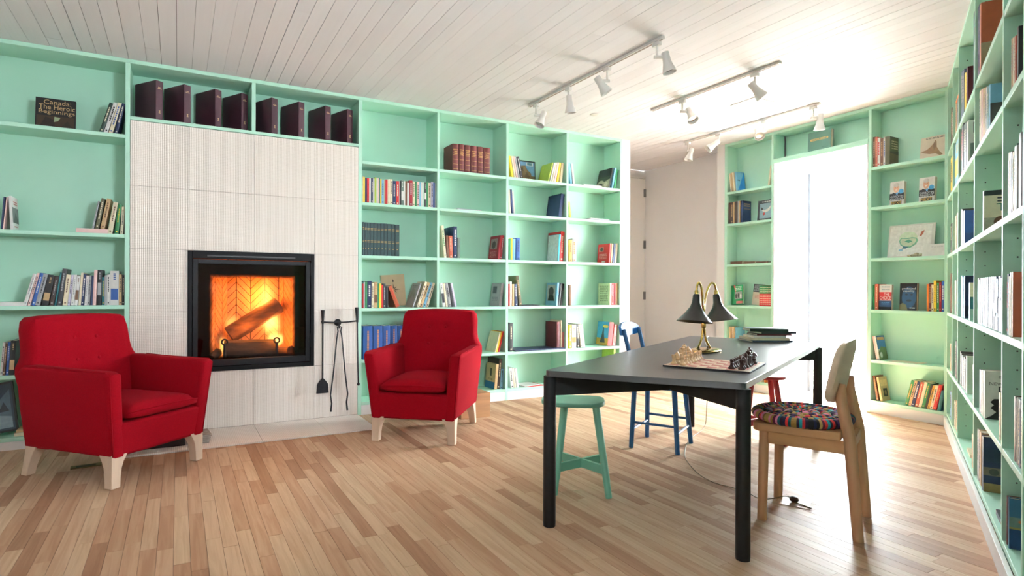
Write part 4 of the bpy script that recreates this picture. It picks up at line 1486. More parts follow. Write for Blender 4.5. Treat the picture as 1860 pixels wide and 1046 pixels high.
# measured upright books: case, shelf, position along the shelf, thickness, height, depth, lean, colour, accent, style
BOOKS = [
 ('L','z1',-0.498,0.023,0.231,0.2,16,'dark green','',''),
 ('L','z1',-0.469,0.024,0.236,0.2,15,'white','black',''),
 ('L','z1',-0.439,0.024,0.237,0.2,14,'cream','blue',''),
 ('L','z1',-0.407,0.02,0.236,0.2,12,'navy','',''),
 ('L','s2',-1.062,0.009,0.224,0.2,4,'navy','',''),
 ('L','s2',-1.052,0.006,0.225,0.2,5,'pink','',''),
 ('L','s2',-0.441,0.029,0.235,0.2,9,'cream','brown',''),
 ('L','s2',-0.401,0.025,0.219,0.2,6,'green','yellow',''),
 ('L','s2',-0.368,0.018,0.204,0.2,3,'cream','',''),
 ('L','s3',-0.934,0.02,0.227,0.2,14,'white','grey',''),
 ('L','s3',-0.911,0.015,0.232,0.2,13,'pink','',''),
 ('L','s3',-0.888,0.02,0.231,0.2,12,'blue','white',''),
 ('L','s3',-0.864,0.026,0.225,0.2,12,'grey','',''),
 ('L','s3',-0.822,0.039,0.214,0.2,10,'black','tan','panel'),
 ('L','s3',-0.785,0.024,0.207,0.2,9,'dark brown','grey',''),
 ('L','s3',-0.763,0.01,0.236,0.2,8,'teal','',''),
 ('L','s3',-0.74,0.026,0.262,0.2,7,'charcoal','grey',''),
 ('L','s3',-0.708,0.027,0.22,0.2,6,'cream','brown',''),
 ('L','s3',-0.686,0.014,0.22,0.2,6,'lilac','',''),
 ('L','s3',-0.665,0.019,0.22,0.2,5,'white','grey',''),
 ('L','s3',-0.644,0.02,0.211,0.2,5,'white','brown','panel'),
 ('L','s3',-0.622,0.014,0.235,0.2,4,'cream','',''),
 ('L','s3',-0.606,0.016,0.225,0.2,4,'navy','white',''),
 ('L','s3',-0.585,0.016,0.214,0.2,3,'white','grey',''),
 ('L','s3',-0.569,0.014,0.214,0.2,3,'grey','',''),
 ('L','s3',-0.551,0.011,0.216,0.2,2,'navy','',''),
 ('L','s3',-0.534,0.02,0.257,0.2,2,'pink','',''),
 ('L','s3',-0.505,0.027,0.257,0.2,1,'black','grey','panel'),
 ('L','s3',-0.48,0.014,0.206,0.2,0,'teal','yellow',''),
 ('L','s3',-0.465,0.013,0.218,0.2,0,'grey','',''),
 ('L','s3',-0.448,0.019,0.225,0.2,0,'white','',''),
 ('L','s3',-0.411,0.053,0.252,0.2,0,'white','blue','panel'),
 ('L','s3',-0.375,0.017,0.226,0.2,0,'tan','',''),
 ('L','s3',-0.356,0.017,0.224,0.2,0,'black','',''),
 ('L','s4',-1.061,0.012,0.225,0.2,4,'white','',''),
 ('L','s4',-1.047,0.011,0.219,0.2,4,'brown','',''),
 ('L','s4',-1.029,0.014,0.225,0.2,3,'blue','white',''),
 ('L','s4',-1.006,0.03,0.234,0.2,3,'black','tan','panel'),
 ('L','s4',-0.36,0.025,0.25,0.2,0,'dark brown','',''),
 ('R1','z2',1.44,0.006,0.236,0.2,0,'cream','',''),
 ('R1','z2',1.452,0.016,0.228,0.2,0,'yellow','black','panel'),
 ('R1','z2',1.469,0.017,0.221,0.2,0,'navy','white',''),
 ('R1','z2',1.488,0.018,0.221,0.2,0,'red','white',''),
 ('R1','z2',1.506,0.015,0.222,0.2,0,'white','',''),
 ('R1','z2',1.524,0.018,0.224,0.2,0,'navy','',''),
 ('R1','z2',1.54,0.013,0.222,0.2,0,'white','',''),
 ('R1','z2',1.556,0.016,0.234,0.2,0,'lime','',''),
 ('R1','z2',1.572,0.013,0.228,0.2,0,'white','blue',''),
 ('R1','z2',1.583,0.007,0.23,0.2,0,'pink','',''),
 ('R1','z2',1.593,0.01,0.23,0.2,0,'teal','',''),
 ('R1','z2',1.605,0.012,0.223,0.2,0,'yellow','',''),
 ('R1','z2',1.623,0.023,0.219,0.2,0,'sky blue','navy',''),
 ('R1','z2',1.641,0.01,0.219,0.2,0,'tan','',''),
 ('R1','z2',1.657,0.02,0.223,0.2,0,'red','',''),
 ('R1','z2',1.679,0.021,0.227,0.2,0,'cream','tan',''),
 ('R1','z2',1.703,0.024,0.231,0.2,0,'cream','',''),
 ('R1','z2',1.731,0.031,0.218,0.2,0,'navy','white',''),
 ('R1','z2',1.762,0.028,0.219,0.2,0,'red','',''),
 ('R1','z2',1.78,0.006,0.221,0.2,0,'grey','',''),
 ('R1','z2',1.791,0.012,0.222,0.2,0,'black','',''),
 ('R1','z2',1.81,0.025,0.23,0.2,0,'green grey','white','panel'),
 ('R1','z2',1.83,0.012,0.224,0.2,0,'white','',''),
 ('R1','z2',1.846,0.017,0.227,0.2,0,'brown','',''),
 ('R1','z2',1.865,0.02,0.213,0.2,0,'white','',''),
 ('R1','z2',1.892,0.031,0.236,0.2,0,'crimson','white',''),
 ('R1','z2',1.92,0.022,0.228,0.2,0,'cream','',''),
 ('R1','z2',1.94,0.016,0.23,0.2,0,'green','white',''),
 ('R1','z2',1.961,0.024,0.23,0.2,0,'pink','',''),
 ('R1','z2',1.982,0.016,0.23,0.2,0,'sky blue','',''),
 ('R1','z2',2.0,0.016,0.228,0.2,0,'white','',''),
 ('R1','z2',2.016,0.014,0.226,0.2,0,'mint','',''),
 ('R1','z2',2.034,0.019,0.231,0.2,0,'charcoal','white','panel'),
 ('R1','z2',2.052,0.016,0.235,0.2,0,'green','',''),
 ('R1','z2',2.075,0.028,0.231,0.2,0,'cream','brown',''),
 ('R1','z2',2.102,0.022,0.242,0.2,0,'lilac','',''),
 ('R1','z2',2.121,0.014,0.237,0.2,0,'blue','',''),
 ('R1','z2',2.134,0.011,0.234,0.2,0,'grey','',''),
 ('R1','z3',1.447,0.015,0.295,0.2,0,'forest','gold','set'),
 ('R1','z3',1.468,0.021,0.293,0.2,0,'forest','gold','set'),
 ('R1','z3',1.493,0.026,0.292,0.2,0,'forest','gold','set'),
 ('R1','z3',1.524,0.03,0.292,0.2,0,'forest','gold','set'),
 ('R1','z3',1.556,0.027,0.292,0.2,0,'forest','gold','set'),
 ('R1','z3',1.588,0.028,0.291,0.2,0,'forest','gold','set'),
 ('R1','z3',1.62,0.028,0.292,0.2,0,'forest','gold','set'),
 ('R1','z3',1.651,0.028,0.292,0.2,0,'forest','gold','set'),
 ('R1','z3',1.686,0.033,0.291,0.2,0,'forest','gold','set'),
 ('R1','z3',1.722,0.031,0.29,0.2,0,'forest','gold','set'),
 ('R1','z3',1.762,0.038,0.288,0.2,0,'forest','gold','set'),
 ('R1','z4',1.447,0.008,0.216,0.2,0,'red','',''),
 ('R1','z4',1.458,0.012,0.232,0.2,0,'grey','',''),
 ('R1','z4',1.474,0.018,0.234,0.2,0,'green','',''),
 ('R1','z4',1.504,0.038,0.242,0.2,0,'navy','white',''),
 ('R1','z4',1.534,0.02,0.225,0.2,0,'cream','black',''),
 ('R1','z4',1.562,0.031,0.232,0.2,0,'tan','brown','panel'),
 ('R1','z4',1.585,0.012,0.219,0.2,0,'green','',''),
 ('R1','z4',1.603,0.021,0.219,0.2,0,'yellow','',''),
 ('R1','z4',1.623,0.016,0.209,0.2,0,'red','',''),
 ('R1','z4',1.643,0.021,0.219,0.2,0,'charcoal','white',''),
 ('R1','z4',1.667,0.021,0.196,0.2,0,'black','',''),
 ('R1','z4',1.771,0.035,0.206,0.2,-22,'orange brown','red',''),
 ('R1','z4',1.966,0.021,0.248,0.2,19,'cream','',''),
 ('R1','z4',1.994,0.027,0.243,0.2,19,'tan','black',''),
 ('R1','z4',2.026,0.023,0.241,0.2,18,'sky blue','black',''),
 ('R1','z4',2.055,0.024,0.236,0.2,17,'cream','black',''),
 ('R1','z5',1.492,0.085,0.298,0.2,0,'royal blue','copper','vert'),
 ('R1','z5',1.583,0.087,0.296,0.2,0,'royal blue','copper','vert'),
 ('R1','z5',1.665,0.065,0.295,0.2,0,'royal blue','copper','vert'),
 ('R1','z5',1.733,0.063,0.294,0.2,0,'royal blue','copper','vert'),
 ('R1','z5',1.8,0.063,0.293,0.2,0,'royal blue','copper','vert'),
 ('R2','z1',2.351,0.063,0.269,0.2,0,'maroon leather','gold','leather'),
 ('R2','z1',2.417,0.058,0.273,0.2,0,'maroon leather','gold','leather'),
 ('R2','z1',2.481,0.061,0.273,0.2,0,'maroon leather','gold','leather'),
 ('R2','z1',2.549,0.065,0.273,0.2,0,'maroon leather','gold','leather'),
 ('R2','z1',2.622,0.064,0.273,0.2,0,'maroon leather','gold','leather'),
 ('R2','z1',2.694,0.069,0.272,0.2,0,'maroon leather','gold','leather'),
 ('R2','z3',2.241,0.025,0.306,0.24,-6,'cream','green',''),
 ('R2','z3',2.267,0.021,0.214,0.2,-3,'brown','',''),
 ('R2','z3',2.3,0.039,0.212,0.2,-2,'terracotta','',''),
 ('R2','z3',2.342,0.038,0.303,0.24,0,'navy','white',''),
 ('R2','z3',2.381,0.03,0.198,0.2,0,'green grey','',''),
 ('R2','z3',2.82,0.021,0.243,0.2,7,'crimson','',''),
 ('R2','z3',2.844,0.023,0.245,0.2,7,'crimson','white',''),
 ('R2','z4',2.23,0.029,0.228,0.2,-8,'white','charcoal','panel'),
 ('R2','z4',2.26,0.021,0.225,0.2,-9,'cream','',''),
 ('R2','z4',2.292,0.03,0.229,0.2,-10,'grey','',''),
 ('R2','z4',2.325,0.024,0.23,0.2,-11,'charcoal','',''),
 ('R2','z4',2.353,0.02,0.23,0.2,-12,'lilac','',''),
 ('R2','z4',2.842,0.029,0.232,0.2,7,'grey','white',''),
 ('R2','z5',2.789,0.012,0.206,0.2,15,'cream','',''),
 ('R2','z5',2.805,0.016,0.209,0.2,15,'yellow','red',''),
 ('R2','z5',2.826,0.016,0.211,0.2,14,'red','',''),
 ('R2','z6',2.792,0.029,0.251,0.2,5,'tan','blue',''),
 ('R2','z6',2.823,0.029,0.303,0.24,5,'dark brown','',''),
 ('R2','z6',2.857,0.029,0.201,0.2,4,'sky blue','',''),
 ('R3','z1',2.982,0.024,0.219,0.2,-11,'yellow','black','panel'),
 ('R3','z1',3.009,0.019,0.219,0.2,-11,'cream','',''),
 ('R3','z1',3.034,0.021,0.22,0.2,-12,'pink','',''),
 ('R3','z1',3.059,0.018,0.222,0.2,-13,'grey','',''),
 ('R3','z1',3.089,0.03,0.223,0.2,-13,'charcoal','white',''),
 ('R3','z1',3.44,0.018,0.21,0.2,15,'white','',''),
 ('R3','z1',3.467,0.019,0.213,0.2,13,'cream','black',''),
 ('R3','z1',3.496,0.024,0.215,0.2,12,'pink','brown',''),
 ('R3','z1',3.527,0.021,0.215,0.2,10,'yellow','red',''),
 ('R3','z1',3.572,0.027,0.214,0.2,7,'cream','orange',''),
 ('R3','z2',2.952,0.019,0.239,0.2,-3,'cream','tan',''),
 ('R3','z2',2.979,0.02,0.244,0.2,-4,'navy','white',''),
 ('R3','z2',3.003,0.016,0.234,0.2,-5,'white','',''),
 ('R3','z3',2.951,0.021,0.212,0.2,0,'green','cream',''),
 ('R3','z3',2.973,0.019,0.218,0.2,0,'yellow','',''),
 ('R3','z3',3.001,0.03,0.214,0.2,0,'sky blue','',''),
 ('R3','z3',3.046,0.042,0.226,0.2,0,'blue','navy',''),
 ('R3','z3',3.545,0.023,0.288,0.2,4,'turquoise','',''),
 ('R3','z3',3.584,0.044,0.318,0.24,3,'red','cream',''),
 ('R3','z4',2.946,0.01,0.225,0.2,0,'red','',''),
 ('R3','z4',2.964,0.021,0.249,0.2,0,'white','grey',''),
 ('R3','z4',2.992,0.023,0.225,0.2,0,'tan','charcoal',''),
 ('R3','z4',3.03,0.028,0.225,0.2,-3,'navy','white',''),
 ('R3','z4',3.082,0.034,0.31,0.24,-8,'olive','tan',''),
 ('R3','z4',3.528,0.023,0.243,0.2,4,'sky blue','white',''),
 ('R3','z4',3.553,0.023,0.237,0.2,8,'charcoal','',''),
 ('R3','z4',3.576,0.021,0.234,0.2,9,'black','red',''),
 ('R3','z5',2.97,0.042,0.288,0.2,0,'charcoal','',''),
 ('R3','z5',3.588,0.016,0.288,0.2,0,'cream','',''),
 ('R3','z5',3.61,0.026,0.163,0.2,0,'dusty rose','',''),
 ('R3','z6',2.987,0.034,0.203,0.2,-6,'white','',''),
 ('R3','z6',3.019,0.021,0.199,0.2,-7,'cream','',''),
 ('R3','z6',3.05,0.025,0.194,0.2,-8,'white','orange',''),
 ('R4','z1',3.709,0.024,0.224,0.2,-7,'sky blue','',''),
 ('R4','z1',3.745,0.023,0.219,0.2,-8,'white','lilac',''),
 ('R4','z1',4.271,0.023,0.238,0.2,12,'sky blue','',''),
 ('R4','z1',4.306,0.027,0.22,0.2,10,'green','',''),
 ('R4','z2',3.701,0.02,0.177,0.2,-7,'lime','',''),
 ('R4','z3',3.703,0.042,0.236,0.2,0,'mustard','brown',''),
 ('R4','z3',3.754,0.05,0.251,0.2,-1,'grey','orange',''),
 ('R4','z3',4.232,0.02,0.217,0.2,5,'red','',''),
 ('R4','z3',4.261,0.023,0.216,0.2,5,'tan','',''),
 ('R4','z3',4.291,0.026,0.219,0.2,5,'navy','',''),
 ('R4','z3',4.324,0.028,0.222,0.2,5,'cream','grey',''),
 ('R4','z4',3.707,0.026,0.22,0.2,-2,'brown','',''),
 ('R4','z4',4.251,0.023,0.244,0.2,1,'cream','',''),
 ('R4','z4',4.283,0.031,0.244,0.2,0,'red','white',''),
 ('R4','z4',4.314,0.021,0.242,0.2,0,'crimson','',''),
 ('R4','z4',4.342,0.026,0.244,0.2,0,'tan','black',''),
 ('R4','z5',3.702,0.031,0.248,0.2,0,'yellow','white',''),
 ('R4','z5',3.753,0.057,0.251,0.2,0,'white','orange','panel'),
 ('R4','z5',3.81,0.029,0.253,0.2,-3,'black','',''),
 ('R4','z5',3.857,0.026,0.255,0.2,-7,'cream','',''),
 ('R4','z5',3.889,0.027,0.252,0.2,-8,'white','',''),
 ('R4','z5',4.242,0.061,0.263,0.2,7,'red','white',''),
 ('R4','z5',4.303,0.041,0.239,0.2,8,'dusty rose','white',''),
 ('BL','z1',-4.552,0.012,0.218,0.135,-6,'cream','',''),
 ('BL','z1',-4.529,0.017,0.22,0.135,-6,'tan','',''),
 ('BL','z1',-4.504,0.019,0.221,0.135,-7,'cream','tan',''),
 ('BL','z1',-4.472,0.02,0.222,0.135,-6,'pink','',''),
 ('BL','z1',-4.073,0.018,0.211,0.135,8,'cream','',''),
 ('BL','z2',-4.57,0.031,0.244,0.135,0,'dark brown','tan',''),
 ('BL','z2',-4.538,0.031,0.245,0.135,0,'dark brown','tan',''),
 ('BL','z2',-4.513,0.017,0.246,0.135,0,'tan','',''),
 ('BL','z2',-4.485,0.036,0.247,0.135,0,'dark brown','',''),
 ('BL','z2',-4.456,0.013,0.247,0.135,0,'grey','',''),
 ('BL','z2',-4.438,0.015,0.248,0.135,0,'tan','',''),
 ('BL','z4',-4.168,0.022,0.224,0.135,0,'red','green','twotone'),
 ('BL','z4',-4.144,0.022,0.224,0.135,0,'red','green','twotone'),
 ('BL','z4',-4.12,0.023,0.223,0.135,0,'red','green','twotone'),
 ('BL','z4',-4.096,0.023,0.225,0.135,0,'red','green','twotone'),
 ('BL','z4',-4.073,0.021,0.224,0.135,0,'red','green','twotone'),
 ('BL','z4',-4.049,0.023,0.225,0.135,0,'red','green','twotone'),
 ('BL','z5',-4.561,0.027,0.21,0.135,0,'tan','brown',''),
 ('BL','z5',-4.519,0.039,0.21,0.135,0,'tan','cream',''),
 ('BR','z1',-3.0,0.019,0.277,0.135,0,'brown','',''),
 ('BR','z1',-2.981,0.018,0.273,0.135,0,'terracotta','',''),
 ('BR','z1',-2.959,0.023,0.26,0.135,0,'white','red',''),
 ('BR','z1',-2.934,0.024,0.25,0.135,0,'brown','tan',''),
 ('BR','z1',-2.913,0.017,0.258,0.135,0,'white','blue',''),
 ('BR','z4',-2.999,0.014,0.223,0.135,0,'green','',''),
 ('BR','z4',-2.975,0.028,0.233,0.135,0,'terracotta','',''),
 ('BR','z4',-2.566,0.014,0.231,0.135,0,'orange','',''),
 ('BR','z4',-2.549,0.014,0.238,0.135,0,'maroon','gold',''),
 ('BR','z4',-2.532,0.015,0.227,0.135,0,'cream','',''),
 ('BR','z4',-2.513,0.02,0.26,0.135,0,'yellow','',''),
 ('BR','z4',-2.492,0.016,0.24,0.135,0,'green','white',''),
 ('BR','z4',-2.475,0.016,0.246,0.135,0,'crimson','gold',''),
 ('BR','z4',-2.455,0.018,0.256,0.135,0,'blue','white',''),
 ('BR','z5',-2.966,0.014,0.215,0.135,-10,'pink','',''),
 ('BR','z5',-2.951,0.013,0.219,0.135,-10,'white','',''),
 ('BR','z6',-2.961,0.019,0.225,0.135,-9,'brown','tan',''),
 ('BR','z6',-2.727,0.024,0.227,0.135,13,'green','gold',''),
 ('BR','z6',-2.702,0.021,0.227,0.135,13,'tan','',''),
 ('BR','z6',-2.678,0.023,0.222,0.135,13,'navy','white',''),
 ('BR','z6',-2.649,0.025,0.222,0.135,12,'terracotta','',''),
 ('BR','z6',-2.623,0.022,0.226,0.135,12,'cream','',''),
 ('BR','z6',-2.599,0.024,0.216,0.135,12,'green','gold',''),
 ('BR','z6',-2.577,0.016,0.209,0.135,12,'black','red',''),
 ('BR','z6',-2.559,0.017,0.206,0.135,12,'mustard','',''),
 ('BR','z6',-2.538,0.021,0.209,0.135,12,'cream','',''),
 ('BR','z6',-2.514,0.025,0.218,0.135,12,'red','gold',''),
 ('BR','z6',-2.481,0.025,0.171,0.135,10,'teal','',''),
 ('C1','z1',-5.847,0.08,0.313,0.2,0,'brown','',''),
 ('C1','z1',-5.701,0.155,0.287,0.2,0,'dark brown','',''),
 ('C2','z1',-5.433,0.08,0.24,0.17,0,'tan','',''),
 ('C2','z1',-5.306,0.1,0.208,0.17,0,'grey','',''),
 ('C2','z1',-5.18,0.083,0.17,0.17,0,'dark brown','',''),
 ('C3','z1',-5.012,0.063,0.343,0.2,0,'slate','',''),
 ('C3','z1',-4.948,0.063,0.329,0.2,0,'slate','',''),
 ('C3','z1',-4.883,0.063,0.316,0.2,0,'slate','',''),
 ('C3','z1',-4.795,0.052,0.266,0.2,0,'yellow','',''),
 ('C3','z1',-4.742,0.052,0.255,0.2,0,'yellow','',''),
 ('C3','z1',-4.663,0.067,0.261,0.2,0,'maroon','',''),
 ('C3','z1',-4.288,0.055,0.457,0.2,0,'teal','',''),
 ('C3','z1',-4.231,0.055,0.439,0.2,0,'teal','',''),
 ('C4','z1',-4.062,0.062,0.406,0.2,0,'navy','',''),
 ('C4','z1',-3.991,0.053,0.385,0.2,0,'orange brown','','redface'),
 ('C4','z1',-3.216,0.025,0.167,0.17,0,'red','',''),
 ('C4','z1',-3.183,0.02,0.158,0.17,0,'white','',''),
 ('C1','z2',-5.828,0.148,0.288,0.2,0,'yellow','',''),
 ('C1','z2',-5.668,0.114,0.249,0.17,0,'orange','',''),
 ('C2','z2',-5.328,0.338,0.314,0.2,0,'sky blue','yellow','panel'),
 ('C3','z2',-4.971,0.066,0.335,0.2,0,'black','red',''),
 ('C3','z2',-4.903,0.066,0.335,0.2,0,'black','red',''),
 ('C3','z2',-4.801,0.078,0.311,0.2,0,'charcoal','',''),
 ('C3','z2',-4.721,0.078,0.299,0.2,0,'charcoal','',''),
 ('C3','z2',-4.617,0.074,0.282,0.2,0,'white','','eface'),
 ('C4','z2',-3.985,0.066,0.292,0.2,0,'cream','',''),
 ('C4','z2',-3.913,0.051,0.277,0.2,0,'pink','',''),
 ('C4','z2',-3.852,0.046,0.266,0.2,0,'tan','',''),
 ('C4','z2',-3.804,0.046,0.255,0.2,0,'tan','',''),
 ('C4','z2',-3.744,0.036,0.24,0.17,0,'white','',''),
 ('C4','z2',-3.682,0.066,0.229,0.17,0,'teal','',''),
 ('C4','z2',-3.615,0.033,0.216,0.17,0,'sky blue','','pface'),
 ('C5','z2',-2.987,0.028,0.211,0.17,0,'tan','',''),
 ('C5','z2',-2.949,0.027,0.203,0.17,0,'cream','',''),
 ('C5','z2',-2.911,0.026,0.193,0.17,0,'terracotta','',''),
 ('C5','z2',-2.856,0.025,0.208,0.17,0,'black','orange','wface'),
 ('C1','z3',-5.821,0.134,0.234,0.17,0,'black','',''),
 ('C1','z3',-5.668,0.114,0.215,0.17,0,'dark brown','',''),
 ('C2','z3',-5.421,0.104,0.252,0.17,0,'cream','',''),
 ('C2','z3',-5.295,0.076,0.258,0.17,0,'pink','',''),
 ('C2','z3',-5.175,0.094,0.271,0.2,0,'charcoal','',''),
 ('C3','z3',-5.0,0.066,0.252,0.17,0,'charcoal','',''),
 ('C3','z3',-4.932,0.066,0.242,0.17,0,'charcoal','',''),
 ('C3','z3',-4.828,0.081,0.221,0.17,0,'blue','','bface'),
 ('C3','z3',-4.217,0.053,0.313,0.2,-4,'cream','',''),
 ('C4','z3',-3.841,0.043,0.21,0.17,0,'cream','','triv'),
 ('C5','z3',-3.045,0.036,0.25,0.17,0,'tan','',''),
 ('C5','z3',-2.999,0.038,0.244,0.17,0,'brown','tan',''),
 ('C5','z3',-2.949,0.027,0.235,0.17,0,'cream','',''),
 ('C5','z3',-2.897,0.047,0.246,0.17,0,'white','blue',''),
 ('C5','z3',-2.8,0.049,0.273,0.2,0,'dark brown','',''),
 ('C5','z3',-2.698,0.03,0.273,0.2,0,'navy','',''),
 ('C1','z4',-5.841,0.122,0.313,0.2,0,'brown','',''),
 ('C1','z4',-5.681,0.115,0.303,0.2,0,'grey','',''),
 ('C2','z4',-5.433,0.104,0.25,0.17,0,'white','',''),
 ('C2','z4',-5.306,0.076,0.246,0.17,0,'green','','gface'),
 ('C3','z4',-4.956,0.074,0.274,0.2,0,'sky blue','',''),
 ('C3','z4',-4.879,0.074,0.263,0.2,0,'sky blue','',''),
 ('C3','z4',-4.782,0.061,0.269,0.2,0,'navy','','nface'),
 ('C3','z4',-4.482,0.061,0.223,0.17,0,'teal','','eface2'),
 ('C4','z4',-4.037,0.045,0.241,0.17,0,'grey','',''),
 ('C4','z4',-3.984,0.045,0.231,0.17,0,'grey','',''),
 ('C4','z4',-3.905,0.074,0.241,0.17,0,'pale grey','grey',''),
 ('C4','z4',-3.819,0.059,0.241,0.17,0,'lilac','',''),
 ('C4','z4',-3.74,0.062,0.241,0.17,0,'pale grey','pink',''),
 ('C4','z4',-3.671,0.038,0.241,0.17,0,'pale grey','',''),
 ('C4','z4',-3.6,0.056,0.24,0.17,0,'grey','',''),
 ('C4','z4',-3.53,0.049,0.24,0.17,0,'pale grey','grey',''),
 ('C4','z4',-3.47,0.037,0.24,0.17,0,'lilac','',''),
 ('C4','z4',-3.41,0.048,0.238,0.17,0,'navy','pale grey','panel'),
 ('C4','z4',-3.354,0.048,0.228,0.17,0,'navy','pale grey','panel'),
 ('C4','z4',-3.283,0.053,0.237,0.17,0,'navy','pale grey','panel'),
 ('C4','z4',-3.222,0.053,0.228,0.17,0,'navy','pale grey','panel'),
 ('C5','z4',-3.064,0.04,0.241,0.17,0,'navy','red',''),
 ('C5','z4',-3.024,0.021,0.232,0.17,0,'cream','',''),
 ('C5','z4',-2.992,0.024,0.246,0.17,0,'cream','',''),
 ('C5','z4',-2.955,0.027,0.247,0.17,0,'orange brown','','thest'),
 ('C5','z4',-2.692,0.019,0.263,0.2,0,'white','',''),
 ('C1','z5',-5.855,0.095,0.211,0.17,0,'cream','',''),
 ('C1','z5',-5.707,0.116,0.219,0.17,0,'sky blue','',''),
 ('C2','z5',-5.369,0.113,0.267,0.2,0,'black','',''),
 ('C2','z5',-5.239,0.074,0.269,0.2,0,'lilac','',''),
 ('C2','z5',-5.148,0.061,0.274,0.2,0,'charcoal','',''),
 ('C3','z5',-5.02,0.047,0.222,0.17,0,'charcoal','white',''),
 ('C3','z5',-4.97,0.047,0.213,0.17,0,'charcoal','white',''),
 ('C3','z5',-4.893,0.045,0.207,0.17,0,'grey','',''),
 ('C3','z5',-4.846,0.045,0.199,0.17,0,'grey','',''),
 ('C3','z5',-4.771,0.047,0.211,0.17,0,'dark brown','',''),
 ('C3','z5',-4.722,0.047,0.203,0.17,0,'dark brown','',''),
 ('C3','z5',-4.629,0.066,0.228,0.17,0,'mint','','mface'),
 ('C3','z5',-4.238,0.068,0.211,0.17,-6,'pink','',''),
 ('C4','z5',-3.94,0.058,0.221,0.17,0,'navy','',''),
 ('C4','z5',-3.878,0.039,0.227,0.17,0,'pink','',''),
 ('C4','z5',-3.83,0.032,0.231,0.17,0,'white','',''),
 ('C4','z5',-3.774,0.042,0.235,0.17,0,'white','','dog'),
 ('C4','z5',-3.258,0.038,0.197,0.17,-3,'cream','',''),
 ('C4','z5',-3.18,0.036,0.213,0.17,0,'mustard','',''),
 ('C5','z5',-2.889,0.032,0.24,0.17,0,'dark brown','',''),
 ('C5','z5',-2.839,0.027,0.242,0.17,0,'white','',''),
 ('C5','z5',-2.792,0.035,0.243,0.17,0,'slate','',''),
 ('C5','z5',-2.743,0.036,0.243,0.17,0,'navy','',''),
 ('C5','z5',-2.698,0.03,0.248,0.17,0,'navy','gold',''),
 ('C1','z6',-5.801,0.147,0.209,0.17,0,'sky blue','',''),
 ('C1','z6',-5.649,0.101,0.232,0.17,0,'cream','',''),
 ('C2','z6',-5.421,0.128,0.194,0.17,0,'cream','',''),
 ('C2','z6',-5.273,0.098,0.216,0.17,0,'tan','',''),
 ('C2','z6',-5.153,0.072,0.232,0.17,0,'blue','',''),
 ('C3','z6',-4.284,0.076,0.182,0.17,0,'tan','',''),
 ('C3','z6',-4.19,0.066,0.166,0.17,0,'tan','',''),
 ('C4','z6',-4.016,0.067,0.263,0.2,0,'white','grey',''),
 ('C4','z6',-3.928,0.081,0.273,0.2,0,'tan','',''),
 ('C4','z6',-3.821,0.048,0.272,0.2,0,'navy','','our'),
 ('C5','z6',-3.058,0.021,0.19,0.17,0,'maroon','',''),
 ('C5','z6',-3.02,0.023,0.195,0.17,0,'steel blue','','upon'),
]
# ------------------------------------------------------------------ books
WALLF = {'A': (Vector((0, YA, 0)), 0.0), 'B': (Vector((XB, 0, 0)), -math.pi / 2), 'C': (Vector(PC(0, 0, 0)), TC + math.pi)}
ZS = {'z1': Z1, 'z2': Z2, 'z3': Z3, 'z4': Z4, 'z5': Z5, 'z6': Z6, 's2': S2, 's3': S3, 's4': S4, 's5': S5, 'fb': 2.381, 'od': 2.506}
WORDN = ['first', 'second', 'third', 'fourth', 'fifth', 'sixth', 'seventh', 'eighth', 'ninth', 'tenth', 'eleventh', 'twelfth', 'thirteenth', 'fourteenth', 'fifteenth', 'sixteenth', 'seventeenth', 'eighteenth', 'nineteenth', 'twentieth'] + ['twenty-' + w for w in ('first', 'second', 'third', 'fourth', 'fifth', 'sixth', 'seventh', 'eighth', 'ninth')] + ['thirtieth'] + ['thirty-' + w for w in ('first', 'second', 'third', 'fourth', 'fifth', 'sixth', 'seventh', 'eighth', 'ninth')]
SHELFW = {'z1': 'top shelf', 'z2': 'second shelf', 'z3': 'third shelf', 'z4': 'fourth shelf', 'z5': 'fifth shelf', 'z6': 'bottom shelf', 's2': 'second shelf', 's3': 'third shelf', 's4': 'fourth shelf', 's5': 'bottom shelf'}
CASEW = {'L': 'left of fireplace', 'R1': 'first column right of fireplace', 'R2': 'second column right of fireplace', 'R3': 'third column right of fireplace', 'R4': 'fourth column right of fireplace',
         'BL': 'left of bright doorway', 'BR': 'right of bright doorway', 'C1': 'corner column, right wall', 'C2': 'second column from corner, right wall', 'C3': 'third column from corner, right wall', 'C4': 'fourth column from corner, right wall', 'C5': 'fifth column from corner, right wall'}
def wallof(key):
    return 'A' if key[0] in 'LR' else key[0]

def place(o, wall, x, inset, z, lean=0.0, yaw=0.0, tilt=0.0, raise_=0.0):
    org, rz = WALLF[wall]
    M = Matrix.Translation(org) @ Matrix.Rotation(rz, 4, 'Z') @ Matrix.Translation((x, inset, z + raise_)) @ Matrix.Rotation(yaw, 4, 'Z') @ Matrix.Rotation(lean, 4, 'Y') @ Matrix.Rotation(-tilt, 4, 'X')
    o.matrix_world = M

TEXTS = {}
def text_data(body):
    if body not in TEXTS:
        cu = bpy.data.curves.new('txt', 'FONT')
        cu.body = body
        cu.size = 1.0
        cu.align_x = 'CENTER'
        cu.space_line = .85
        cu.resolution_u = 2
        ob = bpy.data.objects.new('txt', cu)
        me = bpy.data.meshes.new_from_object(ob)
        vs = [v.co.copy() for v in me.vertices]
        fs = [tuple(p.vertices) for p in me.polygons]
        x0, x1 = min(v.x for v in vs), max(v.x for v in vs)
        y0, y1 = min(v.y for v in vs), max(v.y for v in vs)
        TEXTS[body] = ([((v.x - x0) / (x1 - x0), (v.y - y0) / (y1 - y0)) for v in vs], fs)
        bpy.data.objects.remove(ob)
        bpy.data.curves.remove(cu)
        bpy.data.meshes.remove(me)
    return TEXTS[body]

